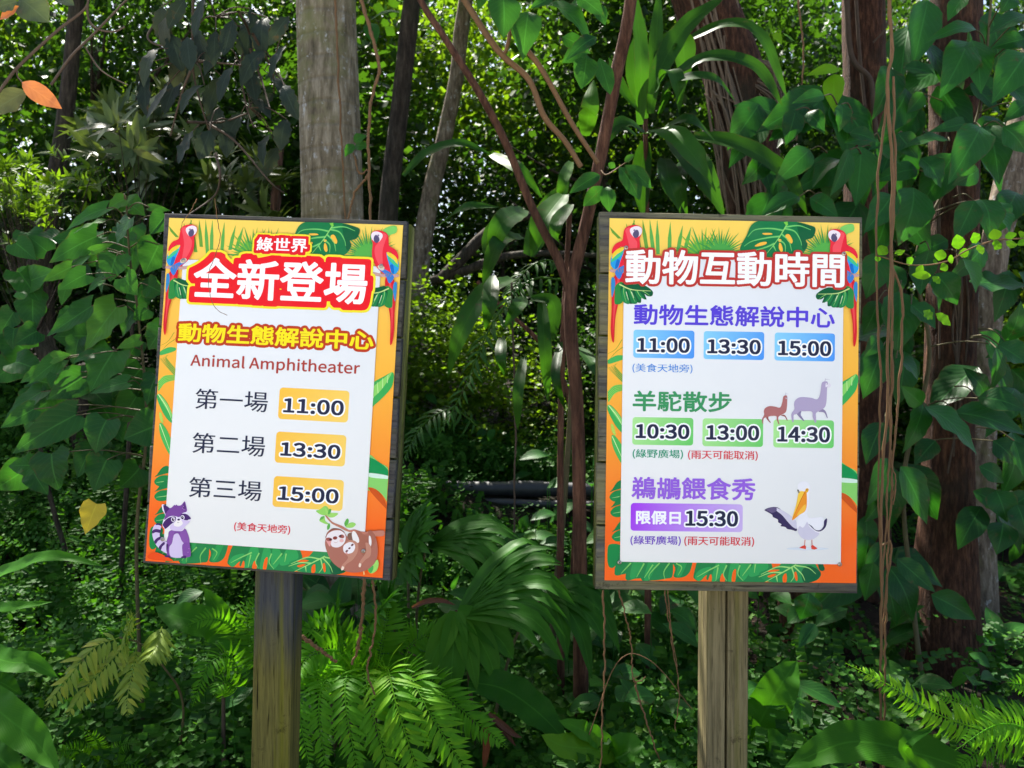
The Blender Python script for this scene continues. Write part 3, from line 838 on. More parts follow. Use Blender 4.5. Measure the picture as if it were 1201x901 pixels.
# ---- left board --------------------------------------------------------------
foot = P(318, 450, 2.17); foot.z = 0
sign = tag(empty('notice_board', foot), 'tilted notice board on a blue-stained post, red and yellow heading over three orange time boxes', 'notice board')
BOARD_MAT = wood_mat('weathered_board', (0.10, 0.095, 0.085), (0.03, 0.028, 0.03), (0.07, 0.075, 0.10), None, (0.13, 0.14, 0.05), (2.2, 55, 55), 0.35)
BATTEN_MAT = wood_mat('mossy_batten', (0.14, 0.15, 0.055), (0.045, 0.05, 0.02), (0.07, 0.08, 0.05), None, (0.17, 0.20, 0.025), (50, 2, 50), 0.9)
bo, inv = make_board(sign, LEFT, ((193.8, 250.2), (478, 259.5), (456.3, 683.8), (168, 663)), (0, .165, .328, .495, .665, .83, 1.0), ((1, 0.003), (-1, -0.012)), (BOARD_MAT, BATTEN_MAT))
POST_L = wood_mat('blue_stained_post', (0.15, 0.135, 0.04), (0.055, 0.05, 0.02), (0.05, 0.058, 0.082), (0.6, 1.02), (0.15, 0.155, 0.012), (55, 55, 2.2), 0.75)
def rsq(x0, x1, y0, y1, b): return [(x0 + b, y0), (x1 - b, y0), (x1, y0 + b), (x1, y1 - b), (x1 - b, y1), (x0 + b, y1), (x0, y1 - b), (x0, y0 + b)]
po = make_post(sign, rsq(-.0575, .040, -.016, .088, .004), 1.02, POST_L, (0.022, 0.0))
poster = poster_base(sign, LEFT, inv)
panel(poster, LEFT, ((C1[0] + 188 * C1[2], C1[1] + 236 * C1[2]), (C1[0] + 1040 * C1[2], C1[1] + 262 * C1[2]), (C2[0] + 963 * C2[2], C2[1] + 716 * C2[2]), (C2[0] + 125 * C2[2], C2[1] + 672 * C2[2])))
decorate(poster, [('palm_leaf_picture', TOPL, 0), ('margin_leaf_picture', SIDE, 0), ('monstera_leaf_picture', BOTT, 0), ('corner_leaf_picture', CORN, 0), ('corner_leaf_picture', CORN, 1), ('macaw_picture', MAC, 0), ('macaw_picture', MAC, 1)])
a = Art(LEFT, 0.0048, C1)
a.text('全新登場', (254, 229), (976, 424), [(11.2, '#f8e838'), (8.6, '#f0202a')], True)
a.text('綠世界', (517, 140), (727, 204), [(6.0, '#f8e838'), (4.0, '#e8202c')], True)
a.text('綠世界', (517, 140), (727, 204), [(0.5, WHITE)])
a.text('全新登場', (254, 229), (976, 424), [(1.35, WHITE)])
a.build('heading_lettering', poster)
a = Art(LEFT, 0.0044, C1)
a.text('動物生態解說中心', (184, 506), (1008, 620), [(3.9, '#bf4020'), (0.85, '#fbe924')])
a.text('Animal Amphitheater', (234, 638), (951, 737), [(0.30, '#b04138')])
a.at(C2)
for body, tl, br in (('第一場', (252, 20), (552, 122)), ('第二場', (240, 206), (540, 310)), ('第三場', (225, 394), (526, 498))): a.text(body, tl, br, [(0.15, '#2c3048')])
a.text('(美食天地旁)', (415, 584), (648, 640), [(0.2, '#e03848')])
a.build('lettering', poster)
for rc, body, tl, br in ((((606, 16), (893, 165)), '11:00', (626, 62), (872, 134)), (((592, 202), (880, 351)), '13:30', (614, 248), (858, 318)), (((582, 390), (870, 539)), '15:00', (603, 434), (850, 506))):
    time_plate(poster, LEFT, C2, rc, 16, ('#ffc648', '#ffd76a'), body, tl, br)
# raccoon
a = Art(LEFT, 0.0046, (168, 575, 0.10540))
DP, MP, LP = '#4b2a6b', '#7d4a9b', '#d9c8ea'
a.poly([(45, 735), (130, 690), (240, 730), (330, 780), (280, 790), (90, 770)], '#f4521c')
a.poly([(145, 375), (185, 370), (200, 400), (190, 450), (185, 510), (225, 560), (280, 590), (280, 700), (215, 680), (150, 620), (110, 540), (100, 460), (115, 405)], LP)
for q in ([(142, 374), (185, 370), (202, 398), (170, 388), (140, 388)], [(102, 452), (140, 432), (195, 445), (188, 475), (140, 468), (104, 482)], [(122, 570), (150, 535), (195, 515), (200, 540), (165, 565), (140, 598)], [(172, 640), (195, 605), (232, 575), (240, 600), (212, 628), (196, 664)], [(258, 600), (284, 600), (292, 700), (262, 690)]): a.poly(q, DP)
a.poly([(300, 450), (450, 425), (490, 470), (512, 540), (520, 620), (528, 720), (470, 750), (280, 742), (268, 680), (282, 600), (262, 570), (278, 510)], MP)
a.poly([(350, 490), (390, 484), (420, 540), (450, 590), (440, 650), (440, 745), (310, 740), (290, 640), (320, 590), (335, 520)], LP)
a.poly([(300, 455), (345, 450), (345, 480), (325, 545), (310, 600), (270, 600), (264, 560), (278, 510)], '#8b57a8')
a.poly([(410, 470), (450, 430), (492, 475), (512, 545), (505, 585), (455, 590), (420, 545)], '#8b57a8')
a.poly([(440, 600), (510, 590), (528, 700), (520, 740), (450, 740), (436, 680)], '#8450a2')
a.poly([(425, 740), (470, 728), (480, 756), (430, 756)], DP)
a.poly([(240, 735), (285, 725), (300, 745), (250, 745)], DP)
a.poly([(208, 165), (232, 160), (300, 200), (420, 160), (462, 122), (482, 170), (500, 250), (532, 310), (520, 350), (470, 400), (440, 450), (380, 455), (300, 440), (240, 430), (215, 390), (225, 330), (245, 280), (215, 220)], '#efe6f6')
a.poly([(228, 165), (300, 200), (345, 165), (360, 172), (370, 160), (385, 172), (425, 165), (460, 125), (478, 170), (486, 235), (440, 255), (400, 300), (360, 290), (300, 290), (235, 330), (240, 300), (248, 270), (232, 220)], MP)
a.poly([(228, 168), (290, 198), (268, 235), (245, 262)], DP)
a.poly([(455, 135), (470, 165), (472, 210), (440, 190)], '#5f367f')
a.poly([(218, 380), (250, 330), (300, 300), (360, 295), (360, 340), (310, 380), (250, 430), (232, 410)], DP)
a.poly([(410, 285), (440, 262), (490, 270), (532, 315), (500, 330), (470, 350), (420, 320)], DP)
a.poly([(300, 400), (360, 350), (395, 310), (440, 330), (520, 345), (460, 410), (430, 448), (370, 455), (310, 440)], LP)
a.poly([(340, 380), (375, 335), (400, 318), (430, 340), (440, 375), (400, 405), (355, 400)], '#f6f0ee')
for x, y in ((334, 325), (438, 305)):
    a.ell(x, y, 23, 27, '#f2e8f8'); a.ell(x, y, 15, 19, '#2d1b45'); a.ell(x + 5, y - 6, 5, 6, WHITE)
a.ell(396, 328, 15, 10, '#3a2450'); a.line([(380, 356), (392, 362), (402, 354)], 4, '#3a2450', 2)
for p in ((440, 200), (455, 215), (448, 180), (500, 690), (510, 650)): a.ell(*p, 5, 5, '#b48acb')
a.build('raccoon_picture', poster)
# sloth with young
a = Art(LEFT, 0.0047, (365, 590, 0.11098))
B1, B2, B3 = '#b2705f', '#c58a74', '#8f5647'
for q, c in (([(50, 85), (90, 70), (150, 30), (185, 70), (165, 130), (130, 130), (90, 118)], '#97d765'), ([(150, 50), (190, 100), (285, 110), (240, 150), (190, 150), (160, 120)], '#a4dd6d'), ([(175, 110), (190, 65), (212, 70), (200, 110), (182, 122)], '#5fb14c'), ([(140, 140), (105, 150), (86, 185), (110, 205), (160, 225), (195, 225), (150, 190)], '#9bd867'), ([(140, 140), (105, 148), (90, 178), (120, 170)], '#62b350'), ([(190, 215), (168, 245), (172, 285), (192, 270), (200, 240)], '#62b350'), ([(365, 250), (350, 215), (378, 165), (398, 185), (385, 230)], '#5fb14c'), ([(365, 252), (400, 215), (440, 205), (472, 225), (440, 258), (390, 262)], '#9ed96a'), ([(600, 700), (660, 640), (700, 598), (712, 650), (690, 715), (630, 745)], '#a5e06c'), ([(600, 705), (650, 660), (655, 700), (628, 742)], '#4eae55'), ([(550, 725), (560, 720), (565, 755), (552, 760)], '#f4c27a')): a.poly(q, c)
a.poly([(150, 140), (165, 135), (225, 200), (320, 240), (400, 285), (460, 280), (560, 305), (760, 290), (760, 350), (600, 345), (480, 320), (380, 300), (300, 260), (215, 215)], '#c4806a')
a.poly([(390, 325), (440, 320), (440, 400), (385, 390)], '#85604f')
a.poly([(560, 355), (610, 350), (605, 420), (560, 410)], '#85604f')
a.poly([(155, 370), (165, 320), (205, 280), (270, 268), (330, 290), (370, 340), (400, 390), (430, 395), (480, 405), (470, 310), (510, 295), (560, 330), (620, 310), (640, 295), (680, 360), (702, 470), (695, 580), (650, 660), (560, 720), (430, 735), (320, 700), (220, 620), (165, 510), (146, 430)], B1)
a.poly([(470, 310), (510, 295), (545, 330), (610, 345), (600, 300), (642, 295), (682, 370), (640, 480), (560, 560), (510, 500), (500, 400)], '#a96956')
a.poly([(440, 300), (470, 310), (505, 380), (500, 420), (450, 410), (430, 340)], '#f4eeea')
a.poly([(610, 350), (630, 360), (638, 420), (628, 460), (612, 440)], '#f4eeea')
a.poly([(160, 380), (175, 330), (230, 295), (300, 290), (350, 320), (365, 370), (345, 430), (290, 468), (225, 462), (200, 420)], '#f3e9ea')
a.poly([(160, 390), (205, 375), (215, 385), (200, 460), (175, 430)], '#e6a09a')
a.ell(322, 398, 22, 18, '#f0b8b4')
a.poly([(158, 375), (190, 365), (222, 380), (215, 398), (175, 402)], '#a55a50')
a.poly([(290, 350), (325, 332), (350, 350), (340, 372), (305, 368)], '#a55a50')
a.ell(203, 386, 13, 11, '#3c2430'); a.ell(310, 348, 13, 11, '#3c2430')
a.ell(253, 370, 24, 18, '#8e3f38', -12); a.line([(245, 415), (262, 420), (285, 408)], 4, '#c58a86', 2)
a.poly([(150, 372), (170, 322), (232, 285), (300, 282), (355, 318), (330, 290), (270, 268), (205, 280)], B3)
a.poly([(400, 395), (460, 400), (495, 440), (490, 520), (440, 600), (370, 650), (345, 700), (318, 708), (325, 660), (390, 580), (350, 520), (345, 450)], B2)
a.poly([(340, 500), (345, 450), (400, 415), (450, 425), (465, 470), (440, 520), (395, 536), (360, 530)], '#f6eff2')
for x, y in ((377, 508), (435, 443)): a.ell(x, y, 18, 11, '#9a6a6c', -40); a.ell(x, y, 8, 7, '#3c2430')
a.ell(405, 478, 14, 9, '#6a3c40', -30); a.ell(375, 530, 10, 9, '#eaa6a2')
a.poly([(575, 420), (610, 430), (635, 480), (625, 560), (575, 600), (530, 650), (518, 678), (500, 665), (520, 610), (570, 540), (580, 480)], B2)
a.poly([(318, 708), (328, 668), (350, 680), (340, 706)], '#f6dcc8'); a.poly([(502, 668), (512, 635), (530, 648), (520, 680)], '#f6dcc8')
a.build('sloth_picture', poster)
for x, y, z in ((C1[0] + 200 * C1[2], C1[1] + 238 * C1[2], .0050), (C1[0] + 1045 * C1[2], C1[1] + 262 * C1[2], .0050), (168 + 215 * .1054, 575 + 545 * .1054, .0056), (365 + 552 * .11098, 590 + 508 * .11098, .0060)): screw(poster, LEFT, x, y, z)

# ---- right board -------------------------------------------------------------
foot = P(848, 450, 2.11); foot.z = 0
sign2 = tag(empty('notice_board', foot), 'upright notice board on a cracked beige post, with blue, green and purple time boxes', 'notice board')
bo, inv = make_board(sign2, RIGHT, ((704.6, 248.2), (1012.3, 255), (1005.5, 699), (699.8, 694)), (0, .165, .33, .497, .664, .83, 1.0), ((-1, 0.001), (1, -0.012)), (
    wood_mat('weathered_board_pale', (0.17, 0.16, 0.105), (0.05, 0.046, 0.035), (0.05, 0.055, 0.085), None, (0.24, 0.23, 0.09), (2.2, 55, 55), 0.6), BATTEN_MAT))
POST_R = wood_mat('beige_mossy_post', (0.215, 0.18, 0.095), (0.065, 0.055, 0.03), (0.20, 0.18, 0.11), (1.5, 1.8), (0.14, 0.14, 0.025), (55, 55, 2.0), 0.6)
po = make_post(sign2, [(-.044, -.012), (-.003, -.013), (0.0005, .010), (.004, -.013), (.052, -.012), (.055, -.008), (.055, .088), (-.047, .088), (-.047, -.008)], 1.0, POST_R, (0.006, 0.0))
poster = poster_base(sign2, RIGHT, inv)
panel(poster, RIGHT, ((C3[0] + 155 * C3[2], C3[1] + 228 * C3[2]), (C3[0] + 1092 * C3[2], C3[1] + 240 * C3[2]), (C4[0] + 1026 * C4[2], C4[1] + 735 * C4[2]), (C4[0] + 128 * C4[2], C4[1] + 725 * C4[2])))
decorate(poster, [('palm_leaf_picture', TOPL, 0), ('margin_leaf_picture', SIDE, 0), ('monstera_leaf_picture', BOTT, 0), ('corner_leaf_picture', CORN, 0), ('corner_leaf_picture', CORN, 1), ('macaw_picture', MAC, 0), ('macaw_picture', MAC, 1)])
a = Art(RIGHT, 0.0048, C3)
a.text('動物互動時間', (163, 193), (1090, 352), [(3.9, '#c23a34')])
a.text('動物互動時間', (163, 193), (1090, 352), [(1.0, WHITE)])
a.build('heading_lettering', poster)
a = Art(RIGHT, 0.0044, C3)
a.text('動物生態解說中心', (197, 425), (1050, 526), [(0.6, '#5b46d8')])
a.text('(美食天地旁)', (189, 678), (444, 722), [(0.1, '#4a90e0')])
a.at(C4)
a.text('羊駝散步', (183, 30), (580, 116), [(0.6, '#3f9a62')])
a.text('(綠野廣場)', (181, 266), (384, 308), [(0.2, '#2c9e7a')])
a.text('(雨天可能取消)', (406, 270), (688, 314), [(0.2, '#e04450')])
a.text('鵜鶘餵食秀', (178, 380), (678, 474), [(0.6, '#9a66e0')])
a.text('(綠野廣場)', (172, 618), (375, 660), [(0.2, '#7d54c8')])
a.text('(雨天可能取消)', (391, 620), (673, 664), [(0.2, '#e04450')])
a.build('lettering', poster)
for rc, body, tl, br in ((((193, 534), (452, 658)), '11:00', (211, 570), (430, 632)), (((493, 540), (750, 664)), '13:30', (511, 576), (733, 638)), (((796, 546), (1052, 670)), '15:00', (813, 582), (1034, 646))):
    time_plate(poster, RIGHT, C3, rc, 12, ('#8fd8fa', '#4a98f2'), body, tl, br)
for rc, body, tl, br in ((((180, 136), (426, 252)), '10:30', (196, 166), (408, 224)), (((465, 141), (710, 258)), '13:00', (483, 170), (692, 230)), (((753, 146), (998, 263)), '14:30', (772, 176), (980, 238))):
    time_plate(poster, RIGHT, C4, rc, 12, ('#b4ee9a', '#6ad06a'), body, tl, br)
time_plate(poster, RIGHT, C4, ((173, 485), (627, 604)), 14, ('#a83cf0', '#d0b8ee'), '15:30', (398, 518), (606, 580), ('限假日', (196, 518), (374, 572), [(0.6, WHITE)]))
# alpacas
for nm, c, cd, pts, legs, face, tuft in (
    ('alpaca_picture', '#b4a6c6', '#8d82a6', [(555, 470), (570, 420), (620, 380), (690, 370), (800, 382), (885, 400), (925, 320), (945, 180), (975, 152), (1010, 150), (1030, 165), (1022, 240), (1015, 400), (1000, 490), (960, 540), (870, 590), (865, 650), (870, 720), (850, 728), (820, 650), (805, 575), (680, 570), (650, 565), (600, 605), (552, 625), (550, 715), (530, 715), (518, 610), (560, 540)],
     [[(600, 600), (660, 565), (650, 620), (700, 700), (682, 702), (615, 635)], [(900, 575), (950, 538), (1000, 570), (1030, 660), (1018, 660), (980, 590)]], (1040, 205, 35, 32), [(990, 150), (1005, 120), (1062, 125)]),
    ('alpaca_picture', '#b4706e', '#96534f', [(130, 570), (150, 525), (210, 498), (290, 505), (358, 518), (388, 450), (403, 370), (425, 348), (455, 352), (460, 400), (455, 520), (432, 590), (345, 640), (335, 690), (350, 748), (338, 750), (312, 690), (305, 640), (230, 638), (185, 650), (130, 672), (120, 740), (110, 740), (105, 680), (135, 620)],
     [[(165, 655), (195, 635), (195, 675), (228, 726), (215, 728), (172, 680)], [(370, 630), (410, 618), (440, 640), (465, 695), (455, 698), (425, 648)]], (456, 385, 14, 18), [(430, 348), (440, 325), (478, 328)])):
    a = Art(RIGHT, 0.0048, (885, 435, 0.08326))
    for l in legs: a.poly(l, cd)
    a.ell(*face, '#e6e0ea')
    a.poly(pts, c)
    a.poly([(x, y) for x, y in ((face[0] - face[2] * .9, face[1] - face[3]), (face[0] - 3, face[1] - face[3] * .2), (face[0] - face[2], face[1] + face[3] * .9), (face[0] - face[2] * 1.2, face[1]))], '#ece6f0')
    a.line(tuft, 8, '#c3bccb', 2); a.line([tuft[0], (tuft[0][0] + 10, tuft[0][1] - 50)], 8, '#c3bccb', 2)
    a.ell(face[0] - face[2] * .55, face[1] - face[3] * .55, 5, 8, '#4a4258')
    a.build(nm, poster)
# pelican
a = Art(RIGHT, 0.0046, (890, 555, 0.11098))
W1, W2, DK = '#f2eff5', '#d6d1e2', '#3d335c'
a.ell(515, 800, 225, 16, '#dfe6ee')
a.poly([(60, 390), (110, 365), (190, 360), (250, 400), (300, 440), (360, 480), (400, 530), (400, 610), (350, 600), (300, 590), (280, 570), (230, 560), (240, 540), (205, 520), (200, 490), (150, 465), (140, 440), (90, 410)], DK)
a.poly([(170, 362), (250, 395), (330, 445), (390, 500), (405, 585), (360, 570), (310, 520), (260, 460), (230, 430), (190, 400)], W2)
a.poly([(75, 388), (115, 368), (180, 362), (185, 400), (140, 420), (105, 405)], '#6c5f84')
a.poly([(400, 520), (430, 440), (490, 420), (520, 470), (600, 470), (665, 470), (690, 500), (660, 600), (630, 650), (580, 695), (500, 705), (440, 670), (410, 610)], W1)
a.poly([(410, 130), (440, 95), (490, 88), (530, 110), (545, 160), (530, 230), (525, 330), (510, 430), (520, 480), (470, 560), (420, 520), (430, 440), (450, 300), (420, 200)], '#f2f1f6')
a.poly([(430, 560), (470, 575), (520, 500), (530, 560), (600, 620), (640, 640), (580, 695), (500, 705), (440, 670), (412, 610)], W2)
a.poly([(500, 480), (560, 480), (660, 465), (690, 500), (650, 595), (590, 590), (530, 545)], '#f3f2f7')
a.poly([(525, 540), (560, 560), (600, 600), (650, 600), (685, 560), (690, 505), (720, 480), (715, 545), (690, 590), (645, 616), (595, 605)], DK)
a.poly([(418, 215), (440, 190), (480, 195), (490, 210), (440, 320), (350, 495), (395, 330)], '#ffcf4a')
a.poly([(480, 200), (500, 190), (508, 260), (505, 350), (485, 405), (430, 440), (350, 495), (430, 320)], '#f79a2c')
a.poly([(490, 330), (495, 380), (460, 420), (400, 450), (440, 380)], '#ffc24a')
a.line([(485, 205), (440, 290), (352, 492)], 8, '#d9761c', 4)
a.poly([(405, 175), (420, 178), (432, 205), (415, 208)], '#8c8472'); a.poly([(490, 180), (505, 160), (525, 168), (520, 195), (500, 208)], '#f0b53a')
a.ell(415, 182, 6, 8, '#4a4a52'); a.ell(508, 178, 7, 8, '#8a6a2a')
a.line([(488, 705), (482, 765)], 9, '#d98a80', 8); a.line([(560, 705), (562, 765)], 9, '#d98a80', 8)
a.poly([(425, 790), (460, 770), (485, 760), (498, 775), (496, 805), (470, 798)], '#e2493a', False); a.poly([(552, 768), (570, 760), (620, 795), (590, 808), (555, 802)], '#e2493a', False)
a.build('pelican_picture', poster)
for x, y, z in ((734.3, 290.7, .0058), (989.6, 297.7, .0058), (726.5, 659.8, .0045), (984.8, 662, .0045)): screw(poster, RIGHT, x, y, z)
# ------------------------------------------------------------------ ground, and an unseen path added for bounce light
def grid_sheet(name, xs, ys, zf, mat, kind='structure'):
    X, Y = np.meshgrid(xs, ys, indexing='ij'); Z = zf(X, Y)
    nx, ny = X.shape; i, j = np.meshgrid(np.arange(nx - 1), np.arange(ny - 1), indexing='ij')
    f = np.stack([i * ny + j, (i + 1) * ny + j, (i + 1) * ny + j + 1, i * ny + j + 1], -1).reshape(-1, 4)
    o = mesh_obj(name, np.stack([X, Y, Z], -1).reshape(-1, 3), f, mat, None, True)
    return tag(o, kind=kind)
b = NT('forest_soil')
n1 = b.noise(b.coord('Object'), 5.0, 8, 0.7); n2 = b.noise(b.coord('Object'), 1.1, 4); n3 = b.noise(b.coord('Object'), 30, 5, .7)
c = b.ramp(n1, [(.3, (.006, .004, .003)), (.55, (.02, .014, .009)), (.75, (.045, .03, .018))])
c = b.mix(b.math('MULTIPLY', b.math('SUBTRACT', n2, .5), 3.0, True), c, (.02, .028, .009))
bm = b.n('ShaderNodeBump', {'Height': b.math('ADD', n1, n3), 'Strength': .8, 'Distance': .05})
SOIL = b.surf(b.n('ShaderNodeBsdfPrincipled', {'Base Color': c, 'Roughness': .95, 'Specular IOR Level': .15, 'Normal': bm.outputs[0]}).outputs[0])
xs = np.r_[-200, -90, -40, np.arange(-16, 16.01, .16), 40, 90, 200]
ys = np.r_[-200, -60, -12, np.arange(1.0, 14, .14), np.arange(14, 40, 1.5), 60, 100, 200]
grid_sheet('ground', xs, ys, lambda X, Y: np.where(Y > 60, zg(X, 60), zg(X, Y)) - .004 * (Y < 1.2), SOIL)
BOUNCE_PATH = plain_mat('pale_bounce_paving', (.47, .45, .41), .85, 0, .15, 3.0, .2)
grid_sheet('path', np.linspace(-14, 14, 57), np.linspace(-11, 0.9, 30), lambda X, Y: 0 * X + .004, BOUNCE_PATH)  # out of view; added so sunlit paving bounces light onto the boards

# leaf litter on the forest floor
LITTER = leaf_mat('dead_leaf', (.018, .011, .007), (.085, .05, .03), .08, .8, .2, 8, .15)
mb = MB(); n = 9000
x = RNG.uniform(-4, 5, n); y = 2.4 + RNG.uniform(0, 1, n) ** 1.2 * 7
keep = RNG.uniform(0, 1, n) < np.where(x > 1.2, 1, .45); x, y = x[keep], y[keep]; n = len(x)
scatter(mb, np.c_[x, y, zg(x, y) + RNG.uniform(.005, .035, n)], np.c_[RNG.normal(size=(n, 2)), RNG.normal(0, .18, n)], np.c_[RNG.normal(0, .4, (n, 2)), np.ones(n)], RNG.uniform(.035, .09, n), .5)
tag(mb.build('leaf_litter', LITTER, None, False), kind='stuff')

# ------------------------------------------------------------------ leaf materials
M_BG = leaf_mat('background_leaf', (.007, .034, .004), (.044, .125, .010), .45, .5, .10, 6, .3)
M_BG2 = leaf_mat('background_leaf_yellowish', (.026, .075, .003), (.12, .23, .012), .48, .5, .10, 6, .3)
M_GLOSS = leaf_mat('glossy_dark_leaf', (.009, .068, .010), (.034, .185, .021), .30, .38, .42, 9, .28, .5)
M_HEART = leaf_mat('soft_heart_leaf', (.010, .070, .016), (.048, .20, .02), .36, .48, .45, 8, .22, .9)
M_STRAP = leaf_mat('strap_leaf', (.008, .050, .005), (.045, .16, .011), .36, .46, .2, 1, .2, .4)
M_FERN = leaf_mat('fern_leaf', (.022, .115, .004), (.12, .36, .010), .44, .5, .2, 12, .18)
M_PALM = leaf_mat('fan_palm_leaf', (.008, .062, .004), (.046, .19, .009), .36, .5, .35, 1, .13)
M_DARKL = leaf_mat('dull_dark_leaf', (.016, .030, .022), (.04, .062, .042), .16, .6, .3, 8, .15, .5)
M_NEST = leaf_mat('nest_fern_leaf', (.014, .080, .004), (.055, .20, .009), .38, .5, .25, 26, .15)
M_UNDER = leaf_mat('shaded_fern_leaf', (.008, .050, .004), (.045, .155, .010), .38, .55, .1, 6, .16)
M_BG3 = leaf_mat('deep_green_leaf', (.005, .028, .004), (.030, .092, .010), .40, .5, .10, 6, .3)
M_STEM = plain_mat('green_brown_stem', (.09, .075, .03), .7, 0, .4, 20, .3)
M_TWIG = plain_mat('grey_brown_twig', (.085, .06, .042), .8, 0, .4, 20, .2)
M_VINE = plain_mat('red_brown_vine', (.185, .10, .042), .7, 0, .35, 25, .3)
B_PALM = bark_mat('grey_palm_bark', (.19, .155, .10), (.42, .36, .26), (.24, .22, .10), 9.0, (9, 9, 2.0), (.17, .17, .07), .5, .46)
B_RED = bark_mat('red_fibrous_bark', (.06, .025, .013), (.165, .074, .038), (.045, .035, .02), 0, (17, 17, 3.6), None, 1.0)
B_BROWN = bark_mat('brown_bark', (.085, .036, .02), (.20, .095, .055), (.09, .045, .025), 0, (20, 20, 3), None, .5)
B_GREY = bark_mat('pale_grey_bark', (.15, .115, .08), (.34, .28, .21), (.12, .11, .06), 0, (12, 12, 3), (.12, .12, .04), .6, .4)
B_DARK = bark_mat('dark_bark', (.035, .026, .018), (.09, .07, .05), (.03, .035, .018), 0, (14, 14, 3), None, .7)

# ------------------------------------------------------------------ far forest: one mass
mb = MB()
for k, (n, d0, d1, top, sz) in enumerate(((9000, 16, 22, 15, .24), (8000, 22, 32, 20, .36), (6500, 32, 44, 26, .6))):
    x = RNG.uniform(-24, 24, n) * (d0 / 17); y = RNG.uniform(d0, d1, n)
    z = zg(x, np.minimum(y, 60)) + RNG.uniform(0, 1, n) ** 1.25 * top * (0.75 + .25 * np.sin(x * .9 + k) * np.sin(.43 * x + 2))
    s_ = d0 / 16.0       # crowns stand apart higher up: sky shows in a few larger openings
    hole = np.sin((1.1 * x + .7 * z) / s_) + np.sin((.8 * z - 1.3 * x) / s_ + 2) + np.sin(2.3 * x / s_ + 1) * np.sin(1.9 * z / s_)
    q_ = (hole < 1.6) | (z < 3.2 * s_); x, y, z = x[q_], y[q_], z[q_]; n = len(x)
    clumps(mb, np.c_[x, y, z], np.c_[RNG.normal(0, .5, n), np.full(n, -.6), RNG.uniform(0, .6, n)], 10, .30, sz * .9, .36, .6)
tag(mb.build('far_forest', M_BG, None, False), kind='stuff')

# ------------------------------------------------------------------ background trees
def crown_mesh(seed, r, nclump, k, size, mat, wid=.32, hollow=.3, spread=.075):
    mb = MB(); p, d = crown_points(nclump, np.array(r), seed, hollow)
    clumps(mb, p, d, k, spread, size, wid)
    o = mb.build('crown', mat, None, False)
    return o, p
def bg_tree(name, x, y, hz, crown, scale, rz, rad, label, bark, group='trees behind the boards', lean=0.0, cat='tree'):
    z0 = float(zg(x, y)); t = tag(empty(name, (x, y, z0)), label, cat, group)
    trunk('trunk', [(0, 0, -.2), (lean * .3, 0, hz * .3), (lean * .8, .05, hz * .7), (lean, 0, hz * 1.15)], [rad * 1.3, rad, rad * .8, rad * .4], bark, t, 10, 14, .08, int(abs(x) * 10))
    mb = MB()
    g = np.random.default_rng(int(abs(x * 31 + y * 7)))
    for q in range(9):
        a = g.uniform(0, 6.28); h = g.uniform(.35, 1.0) * hz; L = g.uniform(.5, 1.0) * crown[2] * scale
        s = np.array([lean * h / hz, 0, h]); e = s + [math.cos(a) * L, math.sin(a) * L, L * g.uniform(.2, .7)]
        mb.tube([s, (s + e) / 2 + [0, 0, -.06 * L], e], [rad * .35, rad * .2, rad * .08], 6, 8)
    mb.build('limb', bark, t)
    c = crown[0] if crown[0].parent is None else crown[0].copy()
    if c.name not in COL.objects: COL.objects.link(c)
    c.parent = t; c.location = (lean, 0, hz); c.scale = (scale, scale, scale * crown[3]); c.rotation_euler = (0, 0, rz); c.name = 'crown'
    return t
CR = []
for sd, r, nc, k, sz, m in ((11, (1.5, 1.4, 1.6), 900, 11, .15, M_BG), (12, (1.6, 1.4, 1.7), 760, 11, .17, M_BG2), (13, (1.4, 1.5, 1.5), 1200, 11, .12, M_BG3), (14, (1.5, 1.5, 1.6), 620, 10, .22, M_BG)):
    o, p = crown_mesh(sd, r, nc, k, sz, m); CR.append((o, p, 1.0, 1.0))
def cr(i, zs=1.0): return (CR[i][0], CR[i][1], 1.2, zs)
